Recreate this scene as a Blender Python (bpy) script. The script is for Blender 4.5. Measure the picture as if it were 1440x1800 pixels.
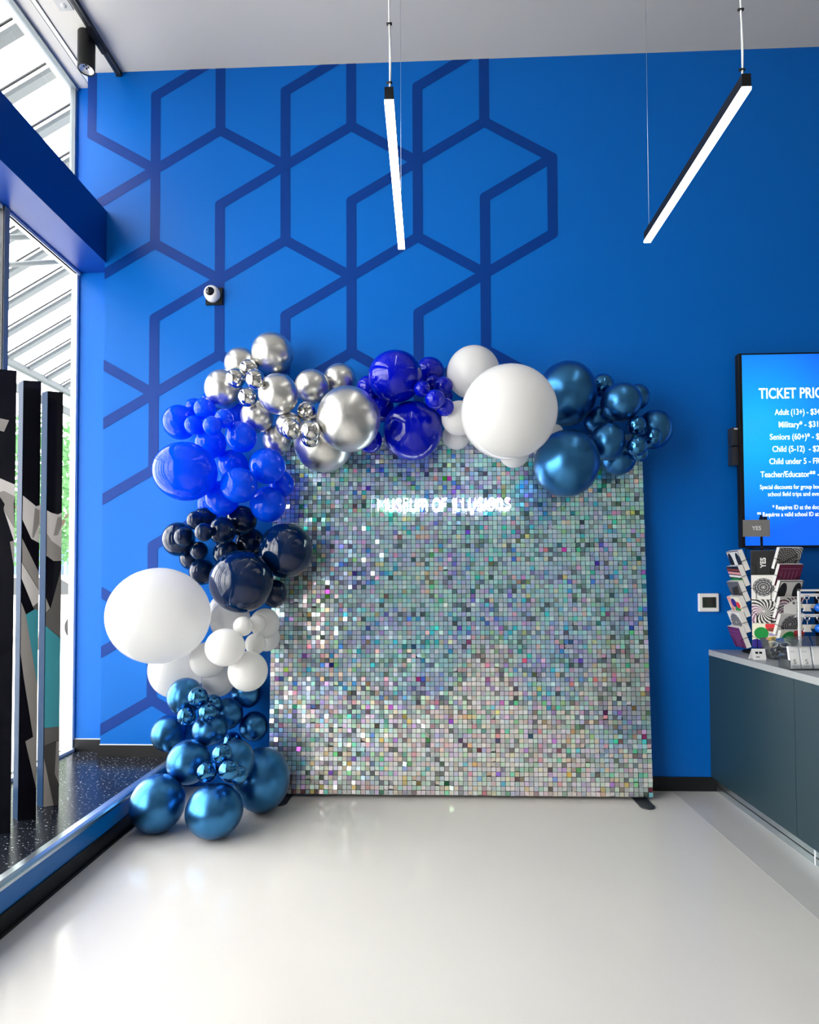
import bpy, bmesh, math, random
from mathutils import Vector, Matrix
random.seed(7)
SC = bpy.context.scene
for o in list(bpy.data.objects):
    bpy.data.objects.remove(o, do_unlink=True)
COL = SC.collection
PI = math.pi

# ------------------------------------------------------------------ camera
YAW, PITCH, ROLL, PY, F, CAMZ = 0.03535, 0.02543, -0.00419, 990.7, 1000.0, 1.42
_fw = Vector((-math.sin(YAW)*math.cos(PITCH), math.cos(YAW)*math.cos(PITCH), math.sin(PITCH)))
_r = Vector((math.cos(YAW), math.sin(YAW), 0)); _u = _r.cross(_fw)
RIGHT = _r*math.cos(ROLL) + _u*math.sin(ROLL)
UP = _u*math.cos(ROLL) - _r*math.sin(ROLL)
FWD = _fw
CAM = Vector((0, 0, CAMZ))
cd = bpy.data.cameras.new('camera'); cam = bpy.data.objects.new('camera', cd); COL.objects.link(cam)
m = Matrix.Identity(4)
for i in range(3):
    m[i][0], m[i][1], m[i][2], m[i][3] = RIGHT[i], UP[i], -FWD[i], CAM[i]
cam.matrix_world = m
cd.sensor_fit = 'VERTICAL'; cd.sensor_height = 36.0; cd.lens = 36.0*F/1800.0
cd.shift_y = (PY-900.0)/1800.0
cd.clip_start = 0.02; cd.clip_end = 300
SC.camera = cam

def ray(x, y): return RIGHT*((x-720)/F) - UP*((y-PY)/F) + FWD
def onY(x, y, Y): d = ray(x, y); return CAM + d*(Y/d.y)
def onX(x, y, X): d = ray(x, y); return CAM + d*(X/d.x)
def onZ(x, y, Z): d = ray(x, y); return CAM + d*((Z-CAMZ)/d.z)

# ------------------------------------------------------------------ world, exposure
w = bpy.data.worlds.new('sky'); SC.world = w; w.use_nodes = True
nt = w.node_tree; bg = nt.nodes['Background']
tc = nt.nodes.new('ShaderNodeTexCoord'); sp = nt.nodes.new('ShaderNodeSeparateXYZ')
mr = nt.nodes.new('ShaderNodeMapRange'); mr.inputs[1].default_value = -0.1; mr.inputs[2].default_value = 1.0
cr = nt.nodes.new('ShaderNodeValToRGB')
cr.color_ramp.elements[0].color = (1, .95, .89, 1); cr.color_ramp.elements[1].color = (1, 0.965, .92, 1)
nt.links.new(tc.outputs['Generated'], sp.inputs[0]); nt.links.new(sp.outputs['Z'], mr.inputs[0])
nt.links.new(mr.outputs[0], cr.inputs[0]); nt.links.new(cr.outputs[0], bg.inputs[0])
bg.inputs[1].default_value = 10.0
vs = SC.view_settings
SC.display_settings.display_device = 'sRGB'
vs.view_transform = 'Standard'; vs.look = 'None'; vs.gamma = 1.0; vs.exposure = 0.0; vs.use_curve_mapping = False
LAMP = 9.0       # pendant diffuser emission

def portal(name, x, y0, y1, z0, z1):
    l = bpy.data.lights.new(name, 'AREA'); l.shape = 'RECTANGLE'; l.size = y1-y0; l.size_y = z1-z0
    l.cycles.is_portal = True
    o = bpy.data.objects.new(name, l); COL.objects.link(o)
    o.location = (x, (y0+y1)/2, (z0+z1)/2)
    o.rotation_euler = Matrix(((0, 0, -1), (1, 0, 0), (0, -1, 0))).to_3x3().to_euler()   # -Z looks to +X
    return o

# ------------------------------------------------------------------ materials
MATS = {}
def mat(name, col=(.8, .8, .8), rough=.5, metal=0.0, spec=.5, emit=None, es=0, coat=0, coat_rough=.05, bump=0, bscale=40, trans=0, vary=0, vscale=6):
    if name in MATS: return MATS[name]
    mm = bpy.data.materials.new(name); mm.use_nodes = True
    n = mm.node_tree; p = n.nodes['Principled BSDF']
    p.inputs['Base Color'].default_value = (*col, 1); p.inputs['Roughness'].default_value = rough
    p.inputs['Metallic'].default_value = metal; p.inputs['Specular IOR Level'].default_value = spec
    p.inputs['Coat Weight'].default_value = coat; p.inputs['Coat Roughness'].default_value = coat_rough
    if emit:
        p.inputs['Emission Color'].default_value = (*emit, 1); p.inputs['Emission Strength'].default_value = es
    if bump or vary:
        t = n.nodes.new('ShaderNodeTexCoord'); nz = n.nodes.new('ShaderNodeTexNoise')
        n.links.new(t.outputs['Object'], nz.inputs['Vector'])
    if bump:
        nz.inputs['Scale'].default_value = bscale; nz.inputs['Detail'].default_value = 3
        b = n.nodes.new('ShaderNodeBump'); b.inputs['Strength'].default_value = bump; b.inputs['Distance'].default_value = .01
        n.links.new(nz.outputs['Fac'], b.inputs['Height']); n.links.new(b.outputs[0], p.inputs['Normal'])
    if vary:
        nv = n.nodes.new('ShaderNodeTexNoise'); nv.inputs['Scale'].default_value = vscale; nv.inputs['Detail'].default_value = 4
        n.links.new(t.outputs['Object'], nv.inputs['Vector'])
        mx = n.nodes.new('ShaderNodeMix'); mx.data_type = 'RGBA'
        mx.inputs[6].default_value = (*[c*(1-vary) for c in col], 1); mx.inputs[7].default_value = (*[min(1, c*(1+vary)) for c in col], 1)
        n.links.new(nv.outputs['Fac'], mx.inputs[0]); n.links.new(mx.outputs[2], p.inputs['Base Color'])
    if trans:
        tr = n.nodes.new('ShaderNodeBsdfTranslucent'); tr.inputs[0].default_value = (*col, 1)
        ms = n.nodes.new('ShaderNodeMixShader'); ms.inputs[0].default_value = trans
        out = n.nodes['Material Output']
        n.links.new(p.outputs[0], ms.inputs[1]); n.links.new(tr.outputs[0], ms.inputs[2]); n.links.new(ms.outputs[0], out.inputs[0])
    MATS[name] = mm; return mm

def clear_mat(name, tint=(1, 1, 1), refl=.08, rough=.02, body=0.0):
    """thin clear sheet: see-through with a fresnel gloss"""
    mm = bpy.data.materials.new(name); mm.use_nodes = True; n = mm.node_tree
    n.nodes.remove(n.nodes['Principled BSDF']); out = n.nodes['Material Output']
    tr = n.nodes.new('ShaderNodeBsdfTransparent'); tr.inputs[0].default_value = (*tint, 1)
    gl = n.nodes.new('ShaderNodeBsdfGlossy'); gl.inputs['Roughness'].default_value = rough
    lw = n.nodes.new('ShaderNodeLayerWeight'); lw.inputs['Blend'].default_value = refl
    ms = n.nodes.new('ShaderNodeMixShader')
    n.links.new(lw.outputs['Fresnel'], ms.inputs[0]); n.links.new(tr.outputs[0], ms.inputs[1]); n.links.new(gl.outputs[0], ms.inputs[2])
    last = ms
    if body:
        di = n.nodes.new('ShaderNodeBsdfTranslucent'); di.inputs[0].default_value = (.9, .93, .95, 1)
        m2 = n.nodes.new('ShaderNodeMixShader'); m2.inputs[0].default_value = body
        n.links.new(ms.outputs[0], m2.inputs[1]); n.links.new(di.outputs[0], m2.inputs[2]); last = m2
    n.links.new(last.outputs[0], out.inputs[0]); MATS[name] = mm; return mm

BLUE = mat('blue_wall_paint', (0.0, .126, .52), .42, spec=.15, bump=.02, bscale=220)
BLUE_DARK = mat('dark_blue_wall_paint', (0.0, .036, .24), .42, spec=.15)
BLUE_BEAM = mat('blue_beam_paint', (0.0, .038, .26), .32, spec=.32)
CEIL = mat('grey_ceiling_paint', (.56, .535, .50), .8, bump=.02, bscale=60, vary=.02, vscale=2)
WHITEWALL = mat('white_wall_paint', (.30, .30, .31), .7)
GREYWALL = mat('grey_wall_paint', (.72, .73, .76), .6)
BLACKBASE = mat('black_vinyl_skirting', (.008, .0085, .01), .4, spec=.25)
ALU = mat('brushed_aluminium', (.62, .68, .72), .28, 1.0, bump=.02, bscale=120)
WHITEMETAL = mat('white_painted_metal', (.78, .8, .82), .35)
DARKMETAL = mat('dark_painted_metal', (.02, .022, .03), .35)
RAFT = mat('weathered_steel', (.045, .055, .06), .45)
BLACK = mat('black_satin', (.006, .006, .007), .45, spec=.25)
GREYMETAL = mat('grey_painted_steel', (.20, .23, .25), .4)
WHITE = mat('white_plastic', (.8, .8, .8), .3)
CHROME = mat('chrome', (.75, .75, .76), .08, 1.0)
LATCH = mat('grey_card_edge', (.5, .49, .47), .6)
GLASS = clear_mat('window_glass', (.97, .99, 1), .06)
ACRYLIC = clear_mat('clear_acrylic', (.93, .95, .96), .25, .03, .06)
ROOFGLASS = clear_mat('canopy_glazing', (.97, .98, 1), .05, .1, .12)
LIGHT = mat('lamp_diffuser', (1, 1, 1), .5, emit=(1, .97, .93), es=LAMP)

# ------------------------------------------------------------------ mesh helpers
def new_bm(): return bmesh.new()
def bx(bm, x0, x1, y0, y1, z0, z1, mi=0):
    vs_ = [bm.verts.new((x, y, z)) for z in (z0, z1) for y in (y0, y1) for x in (x0, x1)]
    for q in ((0, 2, 3, 1), (4, 5, 7, 6), (0, 1, 5, 4), (2, 6, 7, 3), (0, 4, 6, 2), (1, 3, 7, 5)):
        f = bm.faces.new([vs_[i] for i in q]); f.material_index = mi
    return vs_
def prism(bm, pts, d, mi=0):
    """pts: list of Vector loop, extruded by vector d"""
    a = [bm.verts.new(p) for p in pts]; b2 = [bm.verts.new(Vector(p)+Vector(d)) for p in pts]
    fs = [bm.faces.new(a), bm.faces.new(b2[::-1])]
    k = len(pts)
    for i in range(k): fs.append(bm.faces.new((a[i], b2[i], b2[(i+1) % k], a[(i+1) % k])))
    for f in fs: f.material_index = mi
    return fs
def tube(bm, pts, r, n=10, mi=0, closed=False, rs=None):
    pts = [Vector(p) for p in pts]; k = len(pts); rings = []
    for i, p in enumerate(pts):
        a = pts[(i-1) % k] if (i or closed) else p; c = pts[(i+1) % k] if (i < k-1 or closed) else p
        t = (c-a).normalized()
        s = Vector((0, 0, 1)) if abs(t.z) < .9 else Vector((1, 0, 0))
        u = t.cross(s).normalized(); v = t.cross(u)
        if rings:      # keep twist small
            pu = prev_u - t*prev_u.dot(t)
            if pu.length > 1e-6: u = pu.normalized(); v = t.cross(u)
        prev_u = u
        rr = rs[i] if rs else r
        rings.append([bm.verts.new(p+u*rr*math.cos(2*PI*j/n)+v*rr*math.sin(2*PI*j/n)) for j in range(n)])
    for i in range(k-1 + (1 if closed else 0)):
        A, Bq = rings[i], rings[(i+1) % k]
        for j in range(n):
            f = bm.faces.new((A[j], A[(j+1) % n], Bq[(j+1) % n], Bq[j])); f.material_index = mi; f.smooth = True
    if not closed:
        f = bm.faces.new(rings[0]); f.material_index = mi
        f = bm.faces.new(rings[-1][::-1]); f.material_index = mi
def lathe(bm, prof, c=(0, 0, 0), axis='Z', n=32, mi=0, smooth=True):
    c = Vector(c); rings = []
    for r, h in prof:
        if r < 1e-6: r = 1e-6
        ring = []
        for j in range(n):
            a = 2*PI*j/n
            v = Vector((r*math.cos(a), r*math.sin(a), h))
            if axis == 'Y': v = Vector((v.x, v.z, v.y))
            if axis == 'X': v = Vector((v.z, v.x, v.y))
            ring.append(bm.verts.new(c+v))
        rings.append(ring)
    for a, b2 in zip(rings, rings[1:]):
        for j in range(n):
            f = bm.faces.new((a[j], a[(j+1) % n], b2[(j+1) % n], b2[j])); f.material_index = mi; f.smooth = smooth
    return rings
def finish(name, bm, mats, parent=None, bevel=0, loc=None):
    bmesh.ops.recalc_face_normals(bm, faces=bm.faces[:])
    me = bpy.data.meshes.new(name); bm.to_mesh(me); bm.free()
    for q in (mats if isinstance(mats, (list, tuple)) else [mats]): me.materials.append(q)
    o = bpy.data.objects.new(name, me); COL.objects.link(o)
    if parent: o.parent = parent
    if loc: o.location = loc
    if bevel:
        md = o.modifiers.new('bevel', 'BEVEL'); md.width = bevel; md.segments = 2; md.limit_method = 'ANGLE'
    return o
def tag(o, label, cat, group=None, kind=None):
    o['label'] = label; o['category'] = cat
    if group: o['group'] = group
    if kind: o['kind'] = kind
    return o
def thing(name, label, cat, loc=(0, 0, 0), group=None, rotz=0):
    o = bpy.data.objects.new(name, None); COL.objects.link(o); o.location = loc; o.rotation_euler = (0, 0, rotz)
    o.empty_display_size = .05
    return tag(o, label, cat, group)
def struct(o, label=None, cat=None):
    o['kind'] = 'structure'
    if label: o['label'] = label
    if cat: o['category'] = cat
    return o
def box_obj(name, b, m_, parent=None, bevel=0, loc=None):
    bm = new_bm(); bx(bm, *b); return finish(name, bm, m_, parent, bevel, loc)
def text_geo(s, size, align='CENTER', bold=.0, sx=1.0, extrude=.0005):
    """flat lettering as raw polygons in x (right) / y (up)"""
    cu = bpy.data.curves.new('t', 'FONT'); cu.body = s; cu.size = size; cu.align_x = align; cu.extrude = extrude
    cu.offset = bold*size; cu.resolution_u = 4
    o = bpy.data.objects.new('t', cu); COL.objects.link(o); bpy.context.view_layer.update()
    dg = bpy.context.evaluated_depsgraph_get(); ev = o.evaluated_get(dg); me = ev.to_mesh()
    V = [Vector((v.co.x*sx, v.co.y, v.co.z)) for v in me.vertices]; P = [list(p.vertices) for p in me.polygons]
    ev.to_mesh_clear(); bpy.data.objects.remove(o); bpy.data.curves.remove(cu)
    return V, P
def add_geo(bm, geo, fn, mi=0):
    V, P = geo; vv = [bm.verts.new(fn(v)) for v in V]
    for p in P:
        try: f = bm.faces.new([vv[i] for i in p]); f.material_index = mi
        except ValueError: pass

# ================================================================== THE ROOM
WY = 3.88          # front of the blue back wall
RY = 4.00          # recessed strip by the window
CZ = 5.025         # ceiling
PZ = 0.20          # raised platform
YB = -6.5          # rear of the room
XR = 6.0
XW = -2.56         # window plane

def floor_mat():
    mm = bpy.data.materials.new('poured_floor'); mm.use_nodes = True; n = mm.node_tree; p = n.nodes['Principled BSDF']
    t = n.nodes.new('ShaderNodeTexCoord'); nz = n.nodes.new('ShaderNodeTexNoise'); nz.inputs['Scale'].default_value = 1.3; nz.inputs['Detail'].default_value = 5
    n.links.new(t.outputs['Object'], nz.inputs['Vector'])
    mx = n.nodes.new('ShaderNodeMix'); mx.data_type = 'RGBA'
    mx.inputs[6].default_value = (.60, .57, .53, 1); mx.inputs[7].default_value = (.67, .64, .60, 1)
    n.links.new(nz.outputs['Fac'], mx.inputs[0]); n.links.new(mx.outputs[2], p.inputs['Base Color'])
    p.inputs['Roughness'].default_value = .15; p.inputs['Specular IOR Level'].default_value = .5
    n2 = n.nodes.new('ShaderNodeTexNoise'); n2.inputs['Scale'].default_value = 7; n.links.new(t.outputs['Object'], n2.inputs['Vector'])
    b = n.nodes.new('ShaderNodeBump'); b.inputs['Strength'].default_value = .02; b.inputs['Distance'].default_value = .02
    n.links.new(n2.outputs['Fac'], b.inputs['Height']); n.links.new(b.outputs[0], p.inputs['Normal'])
    return mm
def terrazzo_mat():
    mm = bpy.data.materials.new('black_speckled_vinyl'); mm.use_nodes = True; n = mm.node_tree; p = n.nodes['Principled BSDF']
    t = n.nodes.new('ShaderNodeTexCoord'); mp = n.nodes.new('ShaderNodeMapping'); mp.inputs['Scale'].default_value = (1, 1.6, 1)
    n.links.new(t.outputs['Object'], mp.inputs[0])
    nz = n.nodes.new('ShaderNodeTexNoise'); nz.inputs['Scale'].default_value = 60; nz.inputs['Detail'].default_value = 1; n.links.new(mp.outputs[0], nz.inputs['Vector'])
    r = n.nodes.new('ShaderNodeValToRGB'); r.color_ramp.elements[0].position = .665; r.color_ramp.elements[0].color = (.008, .010, .015, 1)
    r.color_ramp.elements[1].position = .72; r.color_ramp.elements[1].color = (.42, .46, .52, 1)
    n.links.new(nz.outputs['Fac'], r.inputs[0]); n.links.new(r.outputs[0], p.inputs['Base Color'])
    p.inputs['Roughness'].default_value = .22; p.inputs['Specular IOR Level'].default_value = .25
    return mm
FLOOR = floor_mat(); TERR = terrazzo_mat()
FLOORSTRIP = mat('floor_edge_strip', (.50, .485, .465), .22, vary=.04, vscale=3)

bm = new_bm(); bx(bm, -1.72, XR, YB, WY, -.12, 0)
struct(finish('floor', bm, FLOOR), 'glossy pale grey poured floor', 'floor')
struct(box_obj('trim_1', (1.60, 1.885, YB, WY, 0.0, .0008), FLOORSTRIP), 'slightly darker band of floor along the counter', 'floor band')
struct(box_obj('ceiling', (XW-.1, XR, YB, RY+.1, CZ, CZ+.15), CEIL), 'plain grey ceiling', 'ceiling')

# back wall: lower part ends at the beam, upper part runs a little further left
bm = new_bm()
bx(bm, -2.28, XR, WY, RY+.15, 0, 4.02)
bx(bm, -2.415, XR, WY, RY+.15, 4.02, CZ)
wall = struct(finish('wall_back', bm, BLUE), 'bright blue back wall with dark blue cube outlines', 'wall')

# cube lattice painted on the wall
A2, DX, X0, Z0 = .2660, .4630, -1.921, 4.312
def node(i, j): return (X0+i*DX, Z0+j*A2+(.0 if j > -7 else 0))
SEG = [(-1,1,-1,4),(-1,1,0,0),(0,0,-1,-1),(0,2,0,-2),(0,2,1,3),(1,5,1,1),(1,1,0,0),(1,1,2,0),(2,2,2,-2),(2,2,3,3),(2,0,3,1),(2,0,1,-1),
       (1,-1,1,-5),(3,5,3,1),(3,1,4,0),(4,2,4,-2),(4,2,5,3),(4,0,5,1),(4,0,3,-1),(3,-1,3,-5),(5,5,5,1),(5,1,6,0),(6,0,6,-2),(6,-2,5,-3),
       (6,0,5,-1),(5,-1,5,-5),(2,-2,1,-3),(2,-2,3,-3),(0,-2,-1,-3),(0,-2,1,-3),(4,-2,3,-3),(4,-2,5,-3),(1,-3,0,-4),(0,-4,0,-8),(3,-3,2,-4),
       (2,-4,2,-8),(5,-3,4,-4),(4,-4,4,-8),(0,-6,-1,-5),(0,-6,-1,-7),(0,-6,1,-5),(1,-5,2,-6),(2,-6,3,-5),(3,-5,4,-6),(4,-6,5,-5),(5,-5,6,-6),
       (0,-8,-1,-9),(0,-8,1,-9),(0,-10,0,-14),(0,-10,1,-9),(0,-12,-1,-11),(0,-12,-1,-13),(0,-14,-1,-15),(0,-14,1,-15)]
def clip(poly, ax, lim, keep_gt):
    out = []
    for a, b2 in zip(poly, poly[1:]+poly[:1]):
        ia = (a[ax] >= lim) == keep_gt; ib = (b2[ax] >= lim) == keep_gt
        if ia: out.append(a)
        if ia != ib:
            t = (lim-a[ax])/(b2[ax]-a[ax]); out.append((a[0]+t*(b2[0]-a[0]), a[1]+t*(b2[1]-a[1])))
    return out
bm = new_bm(); HW = .035; lay = [0.0]
def paint(poly):
    for zlo, zhi, xl in ((-1, 4.02, -2.28), (4.02, CZ, -2.415)):
        q = clip(poly, 1, zlo, True); q = clip(q, 1, zhi, False) if q else q; q = clip(q, 0, xl, True) if q else q
        if len(q) >= 3:
            try: bm.faces.new([bm.verts.new((x, WY-.0010-lay[0], z)) for x, z in q]); lay[0] += 2e-5
            except ValueError: pass
for i0, j0, i1, j1 in SEG:
    a, b2 = node(i0, j0), node(i1, j1); dx, dz = b2[0]-a[0], b2[1]-a[1]; L = math.hypot(dx, dz); nx, nz_ = -dz/L*HW, dx/L*HW
    paint([(a[0]+nx, a[1]+nz_), (a[0]-nx, a[1]-nz_), (b2[0]-nx, b2[1]-nz_), (b2[0]+nx, b2[1]+nz_)])
for i, j in sorted({(s[0], s[1]) for s in SEG} | {(s[2], s[3]) for s in SEG}):
    c = node(i, j); paint([(c[0]+HW*math.cos(2*PI*k/16), c[1]+HW*math.sin(2*PI*k/16)) for k in range(16)])
bmesh.ops.recalc_face_normals(bm, faces=bm.faces[:])
finish('painted_cube_outline', bm, BLUE_DARK, wall)

struct(box_obj('wall_recess', (XW-.02, -2.2, RY, RY+.15, PZ, CZ), BLUE), 'narrow recessed strip of blue wall beside the window', 'wall')
beam = struct(box_obj('wall_left', (-2.53, -2.268, YB, RY, 3.65, 4.02), BLUE_BEAM), 'deep blue beam running along the window wall', 'beam')
struct(box_obj('wall_right', (XR, XR+.1, YB, RY, 0, CZ), WHITEWALL), 'white wall on the right', 'wall')
struct(box_obj('wall_rear', (XW-.1, XR, YB-.1, YB, 0, CZ), GREYWALL), 'grey wall at the rear of the room', 'wall')

# skirtings
struct(box_obj('baseboard_back', (-1.0, 1.95, WY-.012, WY, 0, .092), BLACKBASE), 'black skirting under the blue wall', 'skirting')
struct(box_obj('baseboard_platform', (-2.29, -1.72, WY-.012, WY, PZ, PZ+.078), BLACKBASE), 'black skirting above the platform', 'skirting')
struct(box_obj('baseboard_recess', (XW+.005, -2.27, RY-.012, RY, PZ, PZ+.082), BLACKBASE), 'black skirting in the recess by the window', 'skirting')
for n_, b_ in (('trim_2', (-2.283, -1.72, WY-.004, WY, PZ+.078, PZ+.084)), ('trim_3', (XW+.005, -2.28, RY-.004, RY, PZ+.082, PZ+.088))):
    struct(box_obj(n_, b_, WHITEMETAL), 'thin white line above the skirting', 'trim')

# raised platform along the window
bm = new_bm(); bx(bm, XW-.1, -1.735, YB, RY, -.12, PZ)
struct(finish('floor_platform', bm, TERR), 'raised black speckled platform floor by the window', 'platform')
struct(box_obj('wall_riser', (-1.735, -1.72, YB, WY, 0, PZ-.004), mat('blue_riser', (0.0, .16, .52), .3)), 'blue riser of the platform', 'riser')
bm = new_bm(); bx(bm, -1.72, -1.711, YB, WY, 0, .085)
bx(bm, -1.711, -1.7, YB, WY, 0, .012)
struct(finish('baseboard_riser', bm, BLACKBASE), 'black skirting along the foot of the platform', 'skirting')
bm = new_bm()
prism(bm, [(-1.775, YB, PZ), (-1.775, YB, PZ+.004), (-1.735, YB, PZ+.007), (-1.717, YB, PZ+.004), (-1.711, YB, PZ-.006), (-1.712, YB, PZ-.02), (-1.72, YB, PZ-.022), (-1.735, YB, PZ-.004)], (0, WY-YB, 0))
struct(finish('trim_4', bm, ALU), 'metal nosing along the platform edge', 'trim')

# ceiling details on the window side
bm = new_bm()
bx(bm, -2.460, -2.432, YB, WY+.1, CZ-.004, CZ, 0); bx(bm, -2.432, -2.426, YB, WY+.1, CZ-.005, CZ, 1); bx(bm, -2.464, -2.460, YB, WY+.1, CZ-.005, CZ, 1)
struct(finish('trim_5', bm, [WHITEMETAL, DARKMETAL]), 'white shadow-gap profile in the ceiling by the window', 'trim')

# windows
def window(name, y0, y1, z0, z1, mull, label, fm, fw=.03, XW=XW):
    wbm = new_bm()
    bx(wbm, XW-.02, XW+.03, y0, y1, z0, z0+fw); bx(wbm, XW-.02, XW+.03, y0, y1, z1-fw, z1)
    bx(wbm, XW-.02, XW+.02, y1-.022, y1, z0, z1); bx(wbm, XW-.03, XW+.03, y0, y0+.04, z0, z1)
    fo = struct(finish(name, wbm, fm), label, 'window')
    ys = [y0]+mull+[y1]
    for a, b2 in zip(ys, ys[1:]):
        box_obj('pane', (XW-.006, XW-.002, a+.001, b2-.001, z0+.01, z1-.01), GLASS, fo)
    for y in mull:
        mb = new_bm(); bx(mb, XW-.03, XW+.035, y-.025, y+.025, z0, z1, 0); bx(mb, XW+.035, XW+.04, y-.02, y+.02, z0, z1, 1)
        finish('mullion', mb, [DARKMETAL, GREYMETAL], fo)
    return fo
YW = -1.4
struct(box_obj('wall_side_light_block', (XW-.1, XW+.02, YB, YW, PZ, CZ), GREYWALL), 'unseen grey side wall added behind the windows to limit their light', 'wall')  # unseen wall added to cut the window light reaching the right
window('window_1', YW, RY, PZ, 3.65, [.05, 1.65, 3.27], 'tall window below the blue beam', WHITEMETAL, .02)
window('window_2', YW, RY, 4.02, CZ, [.05, 1.65], 'high window above the blue beam', GREYMETAL, .02, XW-.028)
struct(box_obj('trim_7', (-2.55, -2.535, YB, RY-.03, 3.63, 3.65), [DARKMETAL]), 'dark window head under the beam', 'trim')
portal('window_portal', XW-.12, YW, RY, PZ, 3.65)
portal('window_portal_high', XW-.12, YW, RY, 4.02, CZ)

# ------------------------------------------------------------------ outside
struct(box_obj('ground', (-60, XW-.11, -20, 70, -.1, .10), mat('pale_paving', (.72, .72, .70), .8, vary=.08, vscale=.6)), 'pale paving outside the window', 'ground')
can = thing('glass_canopy', 'white steel and glass canopy outside the tall window', 'canopy', (-3.9, 5, 4.8))
EX, EZ, SL = -5.0, 4.06, .565
def cz(x): return EZ+(x-EX)*SL
def part_at(o, root): o.parent = root; o.matrix_parent_inverse = Matrix.Translation(-Vector(root.location)); return o
k = 0
y = -2.4
while y < 12.5:
    b_ = new_bm(); d = .030
    prism(b_, [(EX, y-d, cz(EX)), (EX, y+d, cz(EX)), (EX, y+d, cz(EX)-.045), (EX, y-d, cz(EX)-.045)], (4.0, 0, 4.0*SL))
    bx_l = prism(b_, [(EX, y-.062, cz(EX)+.014), (EX, y-.050, cz(EX)+.014), (EX, y-.050, cz(EX)), (EX, y-.062, cz(EX))], (4.0, 0, 4.0*SL), 1)
    part_at(finish('rafter', b_, [RAFT, BLACK]), can)
    y += .343
b_ = new_bm(); prism(b_, [(EX-.05, -2.6, EZ+.0), (EX-.05, -2.6, EZ-.075), (EX+.03, -2.6, EZ-.075), (EX+.03, -2.6, EZ+.0)], (0, 15.3, 0))
prism(b_, [(EX-.25, -2.6, EZ-.16), (EX-.25, -2.6, EZ-.26), (EX-.20, -2.6, EZ-.26), (EX-.20, -2.6, EZ-.16)], (0, 15.3, 0))
part_at(finish('eave_beam', b_, RAFT), can)
b_ = new_bm(); prism(b_, [(EX, -2.5, cz(EX)+.042), (EX+4, -2.5, cz(EX+4)+.042), (EX+4, -2.5, cz(EX+4)+.05), (EX, -2.5, cz(EX)+.05)], (0, 15, 0))
part_at(finish('roof_glazing', b_, ROOFGLASS), can)
for (xa, ya, xb, yb, Y) in ((-40, 421, 90, 414, 4.35), (-40, 469, 150, 457, 5.0)):
    b_ = new_bm(); tube(b_, [onY(xa, ya, Y), onY(xb, yb, Y)], .022, 12)
    part_at(finish('tie_tube', b_, RAFT), can)
for Yp in (-1, 3.5, 8, 12.4):
    b_ = new_bm(); tube(b_, [(EX, Yp, .09), (EX, Yp, EZ-.05)], .05, 12); part_at(finish('post', b_, GREYMETAL), can)

# street tree
BARK = mat('bark', (.10, .07, .05), .9, bump=.4, bscale=20)
LEAF = mat('leaf_green', (.055, .17, .05), .55, trans=.25, vary=.35, vscale=2)
def tree(x, y, h, r, label):
    t = thing('street_tree', label, 'tree', (x, y, .1), group='trees outside the window')
    b_ = new_bm(); tube(b_, [(0, 0, 0), (.04, 0, h*.3), (-.03, .05, h*.62), (0, 0, h*.8)], .1, 10, rs=[.14, .11, .08, .04])
    for a in range(5):
        an = a*1.26; tube(b_, [(0, 0, h*.45), (r*.6*math.cos(an), r*.6*math.sin(an), h*.72)], .04, 6, rs=[.05, .015])
    finish('trunk', b_, BARK, t)
    b_ = new_bm()
    for q in range(2600):
        th = random.uniform(0, 2*PI); ph = math.acos(random.uniform(-1, 1)); rr = r*random.uniform(.55, 1)*(1+.15*math.sin(5*th)*math.sin(4*ph))
        c = Vector((rr*math.sin(ph)*math.cos(th), rr*math.sin(ph)*math.sin(th), h*.68+rr*.95*math.cos(ph)))
        u = Vector((random.gauss(0, 1), random.gauss(0, 1), random.gauss(0, 1))).normalized(); v = u.orthogonal().normalized(); s = random.uniform(.05, .1)
        b_.faces.new([b_.verts.new(c+p) for p in (-u*s, v*s*.5, u*s, -v*s*.5)])
    finish('foliage', b_, LEAF, t)
tree(-7.3, 10.6, 4.5, 1.6, 'leafy green street tree just outside the window, nearer one')
tree(-10.6, 16.6, 4.9, 1.6, 'leafy green street tree further along the pavement outside')
# building across the street
bd = thing('office_building', 'blue glazed building across the street outside the window', 'building', (-20, 30, .1))
b_ = new_bm(); bx(b_, -6, 6, -1, 6, 0, 3.4, 0); bx(b_, -6.1, 6.1, -1.1, 6.1, 3.4, 3.7, 1); finish('facade', b_, [mat('facade_blue', (.16, .24, .42), .4), mat('facade_band', (.55, .6, .66), .6)], bd)
for k in range(12):
    box_obj('window_bay', (-5.9+k, -5.1+k, -1.06, -1.0, .5+(k % 2)*.0, 3.0), mat('facade_glass', (.05, .09, .2), .1), bd)
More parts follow.
